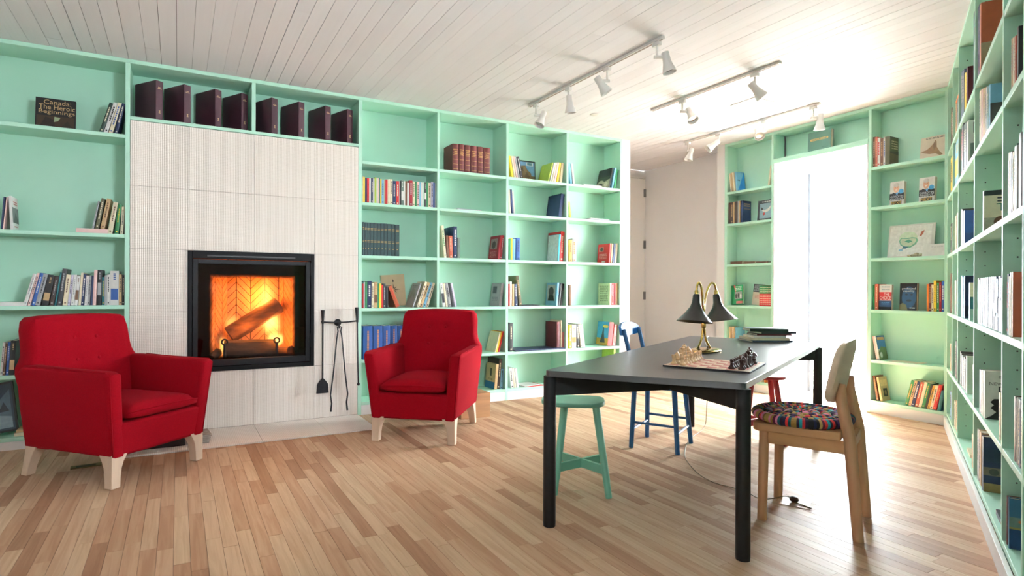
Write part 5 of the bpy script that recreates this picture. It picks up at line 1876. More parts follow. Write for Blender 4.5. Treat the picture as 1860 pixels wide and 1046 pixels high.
def art(o, mapf, w, h, items, base=.0006):
    """print on a cover: items in fractions of the face, painted in order"""
    for n, it in enumerate(items):
        eps = base + .00025 * n
        k = it[0]
        mb = MB()
        if k == 'r':
            _, x0, z0, x1, z1, col = it
            mb.quad(*[mapf(a * w, b * h, eps) for a, b in ((x0, z0), (x1, z0), (x1, z1), (x0, z1))])
            nm = 'cover_panel'
        elif k == 'e':
            _, cx_, cz_, rx, rz_, col = it
            mb.add([mapf((cx_ + rx * math.cos(a)) * w, (cz_ + rz_ * math.sin(a)) * h, eps) for a in [2 * math.pi * q / 20 for q in range(20)]], [tuple(range(20))])
            nm = 'cover_picture'
        elif k == 'p':
            _, pts, col = it
            mb.add([mapf(a * w, b * h, eps) for a, b in pts], [tuple(range(len(pts)))])
            nm = 'cover_picture'
        elif k == 'l':
            # block of fine print: (x0, z0, x1, z1, lines)
            _, x0, z0, x1, z1, nl, col = it
            rr = random.Random(int(x0 * 977 + z0 * 331 + nl))
            st = (z1 - z0) / nl
            for q in range(nl):
                zz = z1 - (q + .75) * st
                xx = x0
                while xx < x1 - .02:
                    ww = min(rr.uniform(.06, .16), x1 - xx)
                    mb.quad(*[mapf(a * w, b * h, eps) for a, b in ((xx, zz), (xx + ww, zz), (xx + ww, zz + st * .5), (xx, zz + st * .5))])
                    xx += ww + .03
            nm = 'cover_text'
        else:
            _, body, x0, z0, x1, z1, col = it
            vs, fs = text_data(body)
            mb.add([mapf((x0 + a * (x1 - x0)) * w, (z0 + b * (z1 - z0)) * h, eps) for a, b in vs], fs)
            nm = 'cover_title'
        mat = cm(col) if isinstance(col, str) else pm('print %d %d %d' % col, col, rough=.5, vary=.12, scale=40)
        mb.build(nm, mat, o)

ART = {
 'redface': [('r', 0, 0, .97, .45, (150, 138, 105)), ('p', [(.0, .45), (.5, .45), (.62, .5), (.8, .48), (.97, .55), (.97, .45)], (120, 70, 45))],
 'eface': [('r', .05, .02, .95, .5, (120, 135, 128)), ('p', [(.1, .05), (.5, .4), (.9, .1)], (50, 80, 70)), ('t', 'E', .12, .72, .4, .95, (30, 30, 30))],
 'pface': [('r', 0, 0, 1, .58, (60, 62, 62)), ('p', [(.15, .1), (.5, .5), (.8, .35), (.9, .1)], (150, 150, 148)), ('t', 'Po\nthe', .45, .68, .92, .92, (230, 240, 245))],
 'wface': [('e', .6, .35, .4, .3, (120, 125, 128)), ('p', [(.1, .1), (.9, .1), (.9, .3)], (190, 190, 188)), ('e', .5, .75, .1, .05, (200, 200, 198))],
 'bface': [('l', .3, .78, .8, .88, 2, (190, 205, 225)), ('r', 0, .02, 1, .35, (32, 70, 130))],
 'triv': [('r', 0, .88, .4, 1, (40, 40, 42)), ('r', 0, 0, 1, .35, (175, 165, 145)), ('e', .38, .24, .16, .14, (110, 70, 50)), ('p', [(.2, .0), (.6, .0), (.55, .14), (.25, .14)], (235, 230, 220)), ('l', .3, .70, .95, .85, 2, (60, 60, 60)), ('t', 'Triv', .28, .50, .95, .68, (24, 110, 80))],
 'gface': [('e', .5, .4, .4, .3, (120, 180, 70)), ('r', .3, .75, .9, .9, (190, 60, 70))],
 'nface': [('r', .0, .05, 1, .3, (24, 34, 60)), ('p', [(.1, .3), (.9, .3), (.6, .6)], (60, 90, 130))],
 'eface2': [('r', 0, .62, 1, 1, (222, 212, 180)), ('l', .2, .68, .9, .96, 4, (60, 60, 50)), ('r', 0, .0, 1, .3, (150, 195, 175))],
 'thest': [('t', 'THE\nST.\nAND\nMIC\nAFF\nOF', .25, .45, .62, .94, (48, 20, 14)), ('l', .2, .1, .8, .35, 3, (90, 36, 22))],
 'mface': [('r', .3, .25, .85, .6, (70, 85, 80)), ('r', .36, .3, .8, .56, (140, 160, 150)), ('l', .3, .75, .9, .9, 2, (60, 60, 60))],
 'dog': [('l', .3, .86, .95, .93, 2, (150, 150, 150)), ('t', 'THE', .55, .80, .72, .84, (60, 60, 60)), ('t', 'NEWFOUNDLAND', .1, .715, 1.25, .78, (60, 62, 64)), ('t', 'DOG', .3, .58, .98, .70, (30, 30, 32)),
         ('p', [(.0, .0), (.9, .0), (.95, .35), (.85, .50), (.6, .47), (.42, .44), (.2, .43), (.12, .36), (.2, .30), (.12, .24), (.25, .16), (.15, .08)], (24, 25, 28)), ('l', .3, .03, .8, .06, 1, (160, 160, 160))],
 'our': [('r', 0, .55, 1, .8, (42, 60, 90)), ('r', 0, .30, 1, .45, (120, 115, 100)), ('e', .2, .37, .1, .06, (60, 70, 60)), ('e', .6, .38, .15, .06, (170, 160, 140)), ('r', 0, .0, 1, .16, (150, 128, 80)), ('t', 'Our', .45, .07, .7, .12, (210, 195, 150))],
 'upon': [('t', 'Upon\nThe b', .35, .70, .9, .84, (28, 40, 60)), ('r', 0, .44, 1, .64, (110, 140, 130)), ('e', .3, .56, .15, .04, (190, 120, 80)), ('e', .7, .55, .2, .05, (150, 190, 190)), ('r', 0, .40, 1, .44, (160, 150, 90)), ('r', 0, .02, 1, .40, (28, 62, 110))],
 'photo1': [('r', .0, .22, 1, .68, (105, 108, 110)), ('p', [(.1, .22), (.5, .55), (.9, .3), (.9, .22)], (60, 62, 64)), ('l', .2, .75, .85, .88, 2, (190, 60, 60)), ('l', .2, .08, .7, .14, 1, (190, 60, 60))],
 'greyface': [('p', [(.1, .2), (.5, .5), (.9, .3), (.7, .7), (.3, .8)], (150, 150, 140)), ('l', .2, .8, .8, .92, 2, (90, 90, 85))],
 'crface': [('r', .12, .45, .8, .88, (150, 140, 135)), ('e', .45, .62, .2, .16, (70, 66, 64)), ('l', .15, .08, .8, .35, 5, (200, 130, 130))],
 'greyb': [('r', .2, .55, .6, .85, (70, 74, 78)), ('l', .2, .2, .8, .4, 3, (120, 125, 130))],
 'bluebottom': [('r', 0, 0, 1, .27, (28, 90, 140)), ('r', .45, .5, .62, .8, (70, 60, 45)), ('l', .3, .32, .8, .4, 2, (110, 90, 60))],
 'noteface': [('r', 0.01, .01, .99, .985, (228, 232, 228))],
 'portrait': [('r', .12, .2, .85, .9, (190, 190, 188)), ('e', .48, .6, .24, .22, (70, 70, 70)), ('p', [(.2, .2), (.8, .2), (.7, .45), (.3, .45)], (30, 30, 30))],
 'photoface': [('r', 0, .05, 1, .45, (190, 185, 160)), ('p', [(0, .3), (.3, .5), (.6, .35), (1, .48), (1, .6), (0, .6)], (50, 62, 48)), ('r', .1, .62, .95, .95, (40, 42, 48)), ('e', .3, .2, .2, .1, (60, 60, 55)), ('e', .75, .2, .14, .12, (225, 220, 200))],
 'redface2': [('r', .1, .6, .5, .85, (190, 150, 140)), ('e', .32, .72, .12, .1, (50, 40, 40)), ('r', .4, .04, .7, .12, (230, 225, 220)), ('l', .15, .2, .8, .5, 4, (235, 190, 180))],
 'paleface': [('r', 0, 0, 1, 1, (214, 222, 180)), ('l', .15, .15, .85, .9, 9, (150, 160, 120))],
 'towerface': [('r', 0, .3, 1, 1, (70, 160, 200)), ('r', 0, 0, 1, .3, (190, 150, 60)), ('p', [(.3, .1), (.75, .1), (.6, .5), (.52, .92), (.45, .5)], (50, 50, 50)), ('e', .7, .8, .25, .06, (220, 200, 90))],
 'geoface': [('p', [(.05, 0), (1, 0), (1, .98), (.95, 1)], (28, 130, 205)), ('l', .1, .5, .4, .62, 1, (30, 60, 90))],
 'goldlines': [('l', .15, .72, .85, .9, 2, (190, 150, 80)), ('r', .15, .62, .85, .64, (190, 150, 80))],
 'oliveface': [('r', 0, 0, 1, .42, (110, 90, 66)), ('p', [(0, .42), (1, .38), (1, .5), (0, .47)], (70, 64, 48)), ('l', .2, .55, .9, .88, 4, (220, 205, 170))],
 'coastface': [('r', 0, .45, 1, 1, (70, 125, 180)), ('p', [(0, .0), (1, 0), (1, .5), (.4, .55), (0, .3)], (110, 130, 80)), ('r', .1, .82, .9, .94, (215, 170, 120)), ('e', .3, .2, .14, .12, (235, 235, 230))],
 'bookpic': [('r', .12, .62, .88, .88, (226, 196, 140)), ('r', .3, .18, .8, .52, (52, 44, 36)), ('e', .55, .34, .12, .1, (150, 120, 80))],
}
def spine_marks(o, th, h, acc, style, bul, rr, base):
    y = -bul - .0007
    mb = MB()
    def q(x0, z0, x1, z1):
        mb.quad((x0 * th, y, z0 * h), (x1 * th, y, z0 * h), (x1 * th, y, z1 * h), (x0 * th, y, z1 * h))
    if style == 'panel':
        z0 = rr.uniform(.15, .35)
        q(-.42, z0, .42, z0 + rr.uniform(.22, .4))
        for k in range(4):
            q(-.12, .74 + k * .05, .14, .74 + k * .05 + rr.uniform(.02, .04))
    elif style == 'set':
        for z0 in (.78, .82, .40, .44):
            q(-.40, z0, .40, z0 + .012)
        q(-.15, .2, .15, .225)
    elif style == 'leather':
        for z0 in (.10, .27, .44, .60, .66, .78, .80):
            q(-.40, z0, .40, z0 + .010)
        for z0 in (.635, .70, .73):
            q(-.25, z0, .25, z0 + .014)
    elif style == 'vert':
        z0 = .12
        while z0 < .86:
            d = rr.uniform(.02, .06)
            q(-.09, z0, .10, z0 + d)
            z0 += d + .012
    elif style == 'twotone':
        q(-.47, .60, .47, .998)
    else:
        z0 = rr.uniform(.28, .45)
        wdt = rr.uniform(.12, .2)
        while z0 < .86:
            d = rr.uniform(.025, .07)
            q(-wdt, z0, wdt, z0 + d)
            z0 += d + .016
        q(-.2, .06, .2, .10)
    if len(mb.f) == 2:
        mb.v, mb.f = mb.v[:4], mb.f[:1]
    mb.build('spine_title', cm(acc), o)
    if style == 'twotone':
        m2 = MB()
        for z0 in (.08, .16, .24, .34, .44, .52, .68, .78, .88):
            m2.quad((-.28 * th, y - .0002, z0 * h), (.28 * th, y - .0002, z0 * h), (.28 * th, y - .0002, (z0 + .03) * h), (-.28 * th, y - .0002, (z0 + .03) * h))
        m2.build('spine_text', cm('cream'), o)

def book_mesh(th, h, dp, bul, hard):
    t = min(.0028 if hard else .0009, th * .16)
    n = 4
    out = [(-th / 2 + th * k / n, -bul * (1 - (2 * k / n - 1) ** 2)) for k in range(n + 1)]
    outer = out + [(th / 2, dp), (th / 2 - t, dp)]
    poly = outer + [(th / 2 - t, t), (-th / 2 + t, t), (-th / 2 + t, dp), (-th / 2, dp)]
    return MB().prism(poly, 0, h), t

STUFF = {}
def book_score(wall, x, z, th, h, style):
    org, rz = WALLF[wall]
    p = Matrix.Translation(org) @ Matrix.Rotation(rz, 4, 'Z') @ Vector((x, 0, z + h / 2))
    v = view(p)
    if v is None or v[0] > 1885 or v[0] < -25:
        return 0
    n = {'A': Vector((0, -1)), 'B': Vector((-1, 0)), 'C': Vector((-NC.x, -NC.y))}[wall]
    d = Vector((-p.x, -p.y)).normalized()
    f = abs(d.dot(n))
    side = math.sqrt(max(0, 1 - f * f)) * (.12 if style in ART else .012)
    return h * (th * f + side) / v[2] ** 2
def stand_book(label, wall, x, z, th, h, dp, lean, col, acc='', style='', inset=.03, group=None, side=None, raise_=0.0, pages=M_PAGE, stuff=False, name='book'):
    rr = random.Random(int((x + 9) * 7919 + z * 131))
    hard = th > .017 or style in ('set', 'leather', 'vert')
    bul = {'leather': .006, 'set': .002, 'vert': .004}.get(style, .0015 if hard else .0003)
    mb, t = book_mesh(th, h, dp, bul, hard)
    o = mb.build(name, cm(col))
    g = .003 if hard else .0006
    MB().box(-th / 2 + t + .0002, t + .0004, g, th / 2 - t - .0002, dp - g, h - g).build('pages', pages, o)
    a2 = acc
    if not a2 and rr.random() < .75:
        a2 = 'charcoal' if sum(PAL[col]) > 420 else 'cream'
    if a2 and style not in ART:
        spine_marks(o, th, h, a2, style, bul, rr, col)
    elif style in ART:
        sd = side or ('+x' if (wall in 'BC' or x < 0) else '-x')
        if sd == '+x':
            mf = lambda a, b, e: (th / 2 + e, a, b)
        else:
            mf = lambda a, b, e: (-th / 2 - e, dp - a, b)
        art(o, mf, dp, h, ART[style])
    la = R(lean)
    place(o, wall, x, inset, z, lean=la, raise_=abs(math.sin(la)) * th / 2 + .0004 + raise_)
    if stuff:
        # too small to tell apart singly: gathered into one mesh
        for q in [o] + list(o.children):
            Mx = o.matrix_world @ (Matrix.Identity(4) if q is o else q.matrix_local)
            me_ = q.data
            STUFF.setdefault(me_.materials[0].name, MB()).add([Mx @ v.co for v in me_.vertices], [tuple(p.vertices) for p in me_.polygons])
        for q in list(o.children):
            bpy.data.objects.remove(q)
        bpy.data.objects.remove(o)
        return None
    return tag(o, label, 'book', group)

def thick_word(th):
    return 'slim' if th < .016 else ('thick' if th > .036 else '')
# the runs of upright books, measured shelf by shelf
EXTRA = [
 ('L', 's2', -1.005, .016, .232, .165, -3, 'white', '', 'photo1'),
 ('R1', 'z4', 1.918, .012, .235, .2, 19, 'grey', '', 'greyface'),
 ('R3', 'z1', 3.412, .012, .212, .2, 16, 'lime', '', ''),
 ('R3', 'z2', 3.565, .040, .252, .24, 8, 'navy', 'brown', 'plainface'),
 ('R3', 'z5', 3.546, .036, .272, .21, 0, 'maroon', '', 'plainface'),
 ('R4', 'z1', 4.222, .020, .235, .22, 14, 'black', '', 'photoface'),
 ('R4', 'z6', 4.300, .030, .335, .2, 3, 'lime', '', ''),
 ('BL', 'z2', -4.408, .024, .247, .14, 0, 'navy', '', 'goldlines'),
 ('BL', 'z5', -4.478, .016, .205, .14, 0, 'sky blue', '', ''),
 ('BL', 'z6', -4.110, .014, .150, .12, 8, 'orange', '', ''),
 ('BR', 'z1', -2.888, .040, .255, .14, 0, 'olive', '', 'oliveface'),
 ('BR', 'z6', -2.928, .018, .215, .13, -10, 'tan', '', 'bookpic'),
]
ART['plainface'] = [('r', .03, .02, .06, .98, (30, 30, 34))]
SETSTYLE = {('R2', 'z3', 'crimson'): 'crface', ('R2', 'z4', 'grey', 7): 'greyb', ('R2', 'z6', 'tan'): 'bluebottom', ('R3', 'z3', 'turquoise'): 'noteface', ('R3', 'z4', 'sky blue'): 'portrait',
            ('R4', 'z3', 'red'): 'redface2', ('R4', 'z4', 'cream'): 'paleface', ('R4', 'z5', 'red'): 'towerface', ('BL', 'z1', 'pink'): 'geoface', ('BR', 'z5', 'white'): 'coastface'}
rows_ = {}
SETS = ('set', 'leather', 'vert', 'twotone')
sc_ = sorted([(book_score(wallof(b[0]), b[2], ZS[b[1]], b[3], b[4], b[9]), i) for i, b in enumerate(BOOKS + EXTRA) if b[9] not in SETS], reverse=True)
SINGLE = {i for s_, i in sc_[:242]} | {i for i, b in enumerate(BOOKS + EXTRA) if b[9] in ART or (b[0], b[1], b[7]) in [k_[:3] for k_ in SETSTYLE]}
for i_, b in enumerate(BOOKS + EXTRA):
    rows_.setdefault((b[0], b[1]), []).append(list(b) + [b[9] in SETS or i_ in SINGLE])
for (key, zk), L_ in rows_.items():
    L_.sort(key=lambda b: b[2])
    done = set()
    for n, (k, z_, x, th, h, dp, lean, col, acc, style, single) in enumerate(L_):
        for sk, sv_ in SETSTYLE.items():
            if sk[:3] == (key, zk, col) and sk not in done and (len(sk) < 4 or sk[3] == lean):
                style = sv_
                done.add(sk)
        if style == 'geoface':
            col = 'sky blue'
        wall = wallof(key)
        inset = {'A': .03, 'B': .022, 'C': .012}[wall]
        if key == 'R2' and zk == 'z1':
            inset = .05
        up = 0.0
        if key == 'R3' and zk == 'z5' and x > 3.2:
            up = .0135
        if key == 'C2' and zk == 'z1':
            h = .24
        kind_ = {'set': 'gilt-lettered volume', 'leather': 'leather-bound volume', 'vert': 'hardback volume', 'twotone': 'two-tone volume'}.get(style, 'book')
        cname = {'maroon leather': 'maroon', 'forest': 'dark green'}.get(col, col)
        if style == 'twotone':
            cname = 'red and green'
            kind_ = 'volume'
        wd = ('leaning ' if abs(lean) >= 6 else '') + (thick_word(th) + ' ' if thick_word(th) else '') + cname
        lab = '%s %s, %s from left, %s %s' % (wd, kind_, WORDN[n] if n else 'first', SHELFW[zk], CASEW[key])
        stand_book(lab, wall, x, ZS[zk], th, h, dp, lean, col, acc, style, inset, 'books on the %s %s' % (SHELFW[zk], CASEW[key]), raise_=up, stuff=not single, name='bound_volume' if style in SETS else 'book')

allst = MB()
mats_, idx_ = [], []
for mn, mb_ in STUFF.items():
    allst.add(mb_.v, mb_.f)
    idx_ += [len(mats_)] * len(mb_.f)
    mats_.append(bpy.data.materials[mn])
me = allst.mesh('small_books')
for m_ in mats_:
    me.materials.append(m_)
for p_, i_ in zip(me.polygons, idx_):
    p_.material_index = i_
tag(link('small_books', me, None), 'thin and distant book spines filling in along the shelves', 'books', kind='stuff')

# ---- books lying flat and books leaning on them
def shelf_flat(label, wall, x, inset, z, w, d, h, col, name='book', cat='book', rz=0.0, group=None, parts=True):
    org, r0 = WALLF[wall]
    p = Matrix.Translation(org) @ Matrix.Rotation(r0, 4, 'Z') @ Vector((x, inset + d / 2, z + .0005))
    return flat_book(label, p, r0 + rz, w, d, h, col, group=group, name=name, cat=cat, parts=parts)
shelf_flat('pale pink book lying flat under leaning books, second shelf left of fireplace', 'A', -.548, .02, S2, .192, .20, .032, 'pink')
for n, (x, th, h, col) in enumerate(((-.545, .010, .205, 'grey'), (-.521, .022, .226, 'olive'), (-.487, .026, .226, 'tan'))):
    stand_book('leaning %s book standing on the flat pink book left of fireplace' % ('grey', 'olive green', 'tan')[n], 'A', x, S2 + .033, th, h, .17, 10, col, 'brown' if n == 2 else '', '', .035)
shelf_flat('white book lying flat, third shelf left of fireplace', 'A', -1.03, .02, S3, .19, .20, .026, 'white')
shelf_flat('cream book lying flat beside the dark framed picture, bottom shelf', 'A', -.93, .03, S5, .12, .16, .022, 'cream')
shelf_flat('small tan book on top of the flat cream book, bottom shelf', 'A', -.93, .04, S5 + .0235, .10, .14, .018, 'tan')
shelf_flat('white magazine lying flat, second column right of fireplace', 'A', 2.486, .04, Z2, .30, .21, .008, 'white', 'magazine', 'magazine')
shelf_flat('white booklet on top of the flat magazine, second column', 'A', 2.50, .05, Z2 + .009, .25, .19, .006, 'lilac', 'magazine', 'magazine')
shelf_flat('thin black-edged book lying flat, fourth shelf of third column', 'A', 3.19, .01, Z4, .22, .16, .012, 'charcoal')
shelf_flat('very large dark blue book lying flat under the maroon book', 'A', 3.305, -.006, Z5, .615, .26, .013, 'navy')
shelf_flat('red and white magazine lying flat, bottom shelf of third column', 'A', 3.26, .01, Z6, .20, .20, .005, 'red', 'magazine', 'magazine')
shelf_flat('white magazine on the red one, bottom shelf of third column', 'A', 3.21, .02, Z6 + .006, .21, .2, .005, 'white', 'magazine', 'magazine', .12)
shelf_flat('white book lying flat, top shelf of fourth column', 'A', 3.99, .02, Z1, .25, .18, .014, 'white')
for k in range(3):
    shelf_flat('%s magazine of the flat pile, second shelf of fourth column' % ('lowest', 'middle', 'topmost')[k], 'A', 4.08 + .012 * k, .03 + .006 * k, Z2 + .0075 * k, .33 - .03 * k, .21, .0068, ('slate', 'grey', 'white')[k], 'magazine', 'magazine', .03 * k)
for k, (x, w, h) in enumerate(((-4.485, .155, .032), (-4.315, .150, .026), (-4.155, .150, .020))):
    shelf_flat('small brown wood-grained book lying flat, %s on shelf left of doorway' % ('leftmost', 'middle', 'rightmost')[k], 'B', x, .03, Z3, w, .11, h, 'brown', group='brown books lying flat')
shelf_flat('cream box lying on the bottom shelf left of doorway', 'B', -4.20, .02, Z6, .12, .12, .055, 'cream', 'book_box', 'box')
for k in range(2):
    shelf_flat('%s paper lying flat, fifth shelf right of bright doorway' % ('lower', 'upper')[k], 'B', -2.76 + .03 * k, .012, Z5 + .0032 * k, .22, .13, .0025, ('white', 'cream')[k], 'paper_sheet', 'paper', .1 * k)
shelf_flat('orange book lying across the upright books near the corner, right wall', 'C', -5.31, .01, Z1 + .2415, .26, .17, .02, 'orange')
shelf_flat('cream book lying flat, bottom shelf of third column, right wall', 'C', -4.60, .02, Z6, .20, .16, .018, 'cream')
shelf_flat('black and white book lying flat on the lowest right-wall shelf', 'C', -3.33, .02, Z6, .22, .16, .022, 'charcoal')

# ---- books and pictures shown face out
def face_out(label, wall, x, z, w, h, th, col, items, inset=.06, tilt=7, roll=0, yaw=0, name='book', cat='book', group=None, pages=True):
    t = .0022
    if pages:
        mb = MB().box(-w / 2, 0, 0, w / 2, t, h).box(-w / 2, th - t, 0, w / 2, th, h).box(-w / 2, t, 0, -w / 2 + t, th - t, h)
    else:
        mb = MB().box(-w / 2, 0, 0, w / 2, th, h)
    o = mb.build(name, cm(col) if isinstance(col, str) else pm('paint %d %d %d' % col, col, rough=.5), bevel=0 if pages else .001)
    if pages:
        MB().box(-w / 2 + t + .0003, t + .0003, .003, w / 2 - .003, th - t - .0003, h - .003).build('pages', M_PAGE, o)
    art(o, lambda a, b, e: (a - w / 2, -e, b), w, h, items)
    place(o, wall, x, inset, z, lean=R(roll), yaw=R(yaw), tilt=R(tilt), raise_=abs(math.sin(R(roll))) * w / 2 + math.sin(R(tilt)) * th + .0004)
    return tag(o, label, cat, group)
face_out('black book titled Canada The Heroic Beginnings, top shelf left of fireplace', 'A', -.775, Z1, .234, .222, .022, 'black',
         [('r', .03, .02, .97, .42, (62, 44, 30)), ('p', [(.1, .02), (.25, .38), (.45, .3), (.5, .02)], (40, 30, 22)), ('p', [(.46, .22), (.56, .26), (.62, .38), (.47, .40)], (150, 165, 130)), ('p', [(.6, .02), (.8, .3), (.95, .02)], (46, 38, 26)),
          ('t', 'Canada:', .20, .80, .88, .95, 'tan'), ('t', 'The Heroic', .08, .63, .98, .79, 'tan'), ('t', 'Beginnings', .08, .45, .98, .62, 'tan')], inset=.085)
rose = []
for k in range(8):
    a = math.pi / 4 * k
    l, s_ = (.30 if k % 2 == 0 else .19), .045
    asp = .23 / .30
    rose.append(('p', [(.5 + l * math.sin(a), .52 + l * asp * math.cos(a)), (.5 + s_ * math.sin(a + .6), .52 + s_ * asp * math.cos(a + .6)), (.5 + s_ * math.sin(a - .6), .52 + s_ * asp * math.cos(a - .6))], 'dark brown'))
face_out('tan book with a brown compass rose, fourth shelf right of fireplace', 'A', 1.812, Z4, .232, .298, .012, (206, 184, 146), rose + [('e', .5, .52, .06, .047, 'tan'), ('p', [(.5, .86), (.46, .80), (.54, .80)], 'dark brown'), ('e', .5, .78, .03, .02, 'dark brown')], inset=.236, tilt=3, roll=-4)
face_out('large picture book with a sea stack photo, top shelf third column', 'A', 3.205, Z1, .37, .245, .018, 'dark green',
         [('r', .03, .04, .97, .94, (120, 165, 205)), ('r', .03, .04, .97, .34, (120, 110, 80)), ('r', .03, .30, .6, .40, (96, 140, 180)), ('p', [(.36, .34), (.42, .55), (.50, .62), (.52, .76), (.66, .78), (.72, .60), (.84, .46), (.9, .10), (.4, .08)], (128, 108, 72)), ('p', [(.5, .6), (.56, .74), (.6, .5)], (92, 78, 56)),
          ('p', [(.7, .5), (.8, .3), (.72, .12), (.62, .3)], (100, 84, 58)), ('r', .03, .04, .6, .1, (170, 96, 60)), ('r', .05, .80, .2, .93, (70, 110, 160)), ('r', .68, .78, .92, .93, (206, 214, 220)), ('r', .72, .80, .88, .91, (96, 140, 150))], inset=.237, tilt=3)
face_out('dark framed picture leaning at the left of the bottom shelf', 'A', -1.10, S5, .25, .345, .016, (26, 26, 30),
         [('r', .05, .04, .95, .96, (46, 62, 76)), ('p', [(.1, .5), (.4, .8), (.6, .6), (.9, .85), (.9, .3), (.5, .2)], (82, 104, 118)), ('p', [(.4, .08), (.9, .08), (.9, .3), (.6, .35)], (130, 150, 160)), ('p', [(.6, .4), (.75, .6), (.85, .42)], (30, 40, 48))], inset=.09, tilt=6, roll=-7, name='framed_picture', cat='picture', pages=False)
face_out('dark framed bird picture on second shelf left of bright doorway', 'B', -4.145, Z2, .205, .225, .014, (58, 60, 66),
         [('r', .13, .10, .9, .84, (152, 180, 190)), ('p', [(.2, .6), (.4, .5), (.6, .56), (.8, .72), (.74, .5), (.6, .42), (.42, .40), (.28, .48)], (232, 230, 222)), ('p', [(.32, .34), (.42, .42), (.46, .30), (.38, .24)], (190, 60, 50)), ('p', [(.24, .66), (.34, .58), (.3, .5), (.2, .56)], (60, 60, 60)), ('l', .25, .87, .85, .96, 1, (215, 215, 210)), ('l', .2, .03, .8, .08, 1, (180, 180, 176))], inset=.07, tilt=5, name='framed_picture', cat='picture', pages=False)
face_out('green book with black and white photo, fourth shelf left of doorway', 'B', -4.484, Z4, .158, .222, .016, (22, 140, 82),
         [('r', .3, .28, .92, .66, (150, 150, 148)), ('e', .42, .44, .08, .12, (50, 50, 50)), ('e', .62, .46, .08, .12, (60, 60, 60)), ('e', .8, .42, .08, .13, (215, 215, 212)), ('r', .42, .04, .95, .17, (232, 130, 130)), ('p', [(.22, 1), (.34, 1), (.42, .68), (.36, .66)], (220, 80, 80)), ('l', .36, .72, .9, .95, 3, (200, 225, 205))], inset=.05, tilt=5, roll=-5)
face_out('beige book with a dark patterned top, fourth shelf left of doorway', 'B', -4.262, Z4, .145, .232, .022, (212, 198, 172),
         [('r', .0, .62, 1, 1, (52, 60, 66)), ('l', .08, .66, .92, .97, 5, (150, 160, 165)), ('l', .2, .3, .85, .5, 4, (200, 120, 110))], inset=.10, tilt=5, roll=4)
face_out('large green cloth book with gilt title over the doorway', 'B', -3.535, 2.506, .235, .198, .042, (84, 128, 112),
         [('r', .14, .62, .86, .645, 'gold'), ('r', .14, .54, .86, .56, 'gold'), ('l', .18, .565, .84, .615, 1, 'gold'), ('e', .14, .59, .03, .045, 'gold'), ('e', .86, .59, .03, .045, 'gold'), ('l', .62, .12, .9, .17, 1, (70, 104, 92))], inset=.05, tilt=3)
face_out('cream book with a brown tail-shaped rock, top shelf right of doorway', 'B', -2.568, Z1, .188, .196, .012, (216, 204, 182),
         [('p', [(.02, .38), (.25, .42), (.42, .55), (.52, .68), (.58, .82), (.64, .74), (.66, .50), (.78, .28), (.92, .12), (.80, .10), (.62, .22), (.40, .22), (.2, .28)], (150, 118, 82)), ('p', [(.5, .6), (.58, .8), (.62, .5), (.55, .35)], (120, 92, 66)), ('l', .2, .88, .95, .96, 2, (60, 56, 50))], inset=.085, tilt=8)
nextart = [('r', .0, .22, 1, .50, (30, 34, 42)), ('p', [(.05, .2), (.05, .42), (.25, .55), (.5, .44), (.75, .55), (.95, .42), (.95, .2)], (30, 34, 42)), ('p', [(.38, .54), (.62, .54), (.52, .38)], (120, 175, 215)),
           ('e', .45, .72, .19, .20, (226, 178, 150)), ('e', .45, .86, .20, .09, (206, 204, 200)), ('e', .38, .74, .025, .012, (60, 50, 46)), ('e', .52, .74, .025, .012, (60, 50, 46)), ('e', .45, .64, .07, .02, (240, 232, 226)), ('e', .80, .56, .17, .10, (70, 150, 200)),
           ('t', 'GORDON', .06, .31, .95, .40, (225, 232, 238)), ('t', 'PINSENT', .06, .20, .95, .29, (225, 232, 238)), ('r', .14, 0, .86, .155, (34, 34, 36)), ('t', 'NEXT', .16, .02, .85, .145, (224, 186, 92))]
face_out('white book titled NEXT nearer the doorway, second shelf', 'B', -2.826, Z2, .116, .208, .036, 'white', nextart, inset=.05, tilt=4, group='pair of face-out books')
face_out('white book titled NEXT nearer the corner, second shelf', 'B', -2.592, Z2, .118, .208, .036, 'white', nextart, inset=.05, tilt=4, group='pair of face-out books')
face_out('white framed watercolour of a green shape, third shelf right of doorway', 'B', -2.738, Z3, .365, .295, .010, (216, 214, 208),
         [('r', .03, .04, .93, .96, (232, 231, 227)), ('e', .44, .58, .20, .20, (206, 222, 196)), ('p', [(.24, .50), (.28, .60), (.42, .58), (.52, .60), (.62, .58), (.66, .50), (.62, .38), (.5, .28), (.38, .28), (.28, .38)], (110, 170, 140)), ('p', [(.27, .50), (.30, .57), (.42, .55), (.52, .57), (.60, .55), (.62, .50), (.58, .40), (.5, .33), (.38, .33), (.3, .40)], (196, 208, 180)),
          ('p', [(.36, .48), (.46, .54), (.54, .47), (.46, .43)], (70, 150, 120)), ('p', [(.68, .62), (.72, .76), (.78, .80), (.76, .70), (.72, .62)], (160, 84, 54)), ('p', [(.32, .27), (.36, .34), (.46, .31), (.4, .26)], (44, 96, 120)), ('e', .30, .22, .05, .03, (130, 180, 210))], inset=.085, tilt=9, name='framed_picture', cat='picture', pages=False)
face_out('small white card leaning by the corner, third shelf right of doorway', 'B', -2.532, Z3, .172, .108, .002, 'white', [('l', .35, .7, .85, .85, 2, (190, 190, 188))], inset=.035, tilt=18, name='note_card', cat='card', pages=False)
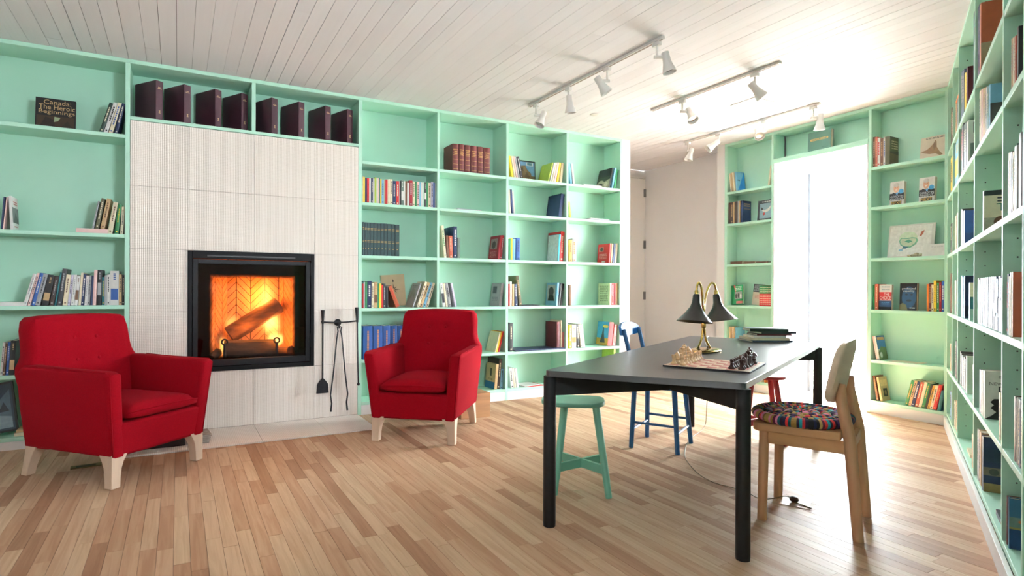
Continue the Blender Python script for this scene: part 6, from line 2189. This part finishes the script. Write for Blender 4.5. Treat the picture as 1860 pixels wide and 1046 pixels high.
face_out('white book titled THE CHOICE with a red band, fourth shelf', 'B', -2.906, Z4, .104, .228, .030, 'white',
         [('r', 0, .0, 1, .36, (38, 70, 110)), ('r', 0, .37, 1, .70, (176, 34, 38)), ('t', 'THE', .38, .56, .82, .67, 'white'), ('t', 'CHOICE', .05, .40, .95, .54, 'white'), ('l', .2, .76, .85, .95, 2, (150, 170, 180)), ('l', .2, .2, .85, .32, 2, (80, 130, 180)), ('r', 0, .0, 1, .12, (24, 26, 30))], inset=.03, tilt=2)
face_out('black book with a blue face and white lettering, fourth shelf', 'B', -2.732, Z4, .134, .238, .030, 'black',
         [('r', 0, 0, 1, .96, (26, 30, 40)), ('e', .55, .48, .42, .40, (40, 78, 112)), ('e', .40, .58, .08, .035, (24, 34, 48)), ('e', .70, .58, .08, .035, (24, 34, 48)), ('e', .55, .36, .16, .04, (24, 34, 48)), ('p', [(.0, 0), (.5, 0), (.4, .2), (.2, .27), (0, .2)], (120, 116, 80)), ('t', 'profound\nequality', .14, .66, .92, .84, 'white'), ('l', .6, .06, .95, .12, 1, (220, 220, 215))], inset=.05, tilt=3)
# stones beside the card
M_STONE = pm('pale barnacle stone', (176, 164, 136), rough=.9, vary=.25, scale=60, bump=.6)
for k, (x, inset, r, zz, w_) in enumerate(((-2.722, .045, .014, 0, 'leftmost'), (-2.694, .05, .018, 0, 'second from left'), (-2.664, .048, .022, 0, 'largest'), (-2.634, .05, .018, 0, 'rightmost'))):
    o = MB().sphere((0, 0, r * .8), r, 9, 6, (1, .9, .8)).build('stone', M_STONE, None, smooth=True, angle=50)
    rr = random.Random(k)
    for v in o.data.vertices:
        v.co *= rr.uniform(.85, 1.12) if v.co.z > .002 else 1
    zmin = min(v.co.z for v in o.data.vertices)
    place(o, 'B', x, inset, Z3 - zmin + .0004)
    tag(o, 'small pale rough stone, %s in front of the watercolour' % w_, 'stone', 'stones on the shelf')
# plum binders over the fireplace
for k, (x, yaw_) in enumerate(((-.128, 36), (.060, 34), (.276, 32), (.468, 30), (.698, 27), (.912, 25), (1.132, 22), (1.322, 20))):
    o = empty('binder')
    th, h, dp = .056, .296, .248
    mb, t = book_mesh(th, h, dp, .001, True)
    c = mb.build('cover', cm('binder plum'), o)
    MB().box(-th / 2 + t + .0003, t + .0005, .006, th / 2 - t - .0003, dp - .02, h - .012).build('pages', M_PAGE, o)
    mk = MB()
    for (x0, z0, x1, z1) in ((-.012, .245, .010, .248), (-.016, .236, .016, .240), (-.006, .068, .006, .073), (-.003, .058, .003, .068), (-.007, .052, .007, .057)):
        mk.quad((x0, -.0018, z0), (x1, -.0018, z0), (x1, -.0018, z1), (x0, -.0018, z1))
    mk.build('spine_title', cm('tan'), o)
    place(o, 'A', x, .024, 2.3815, yaw=R(yaw_))
    tag(o, 'dark plum binder above the fireplace, %s from left' % WORDN[k], 'binder', 'plum binders above the fireplace')
bpy.context.view_layer.update()
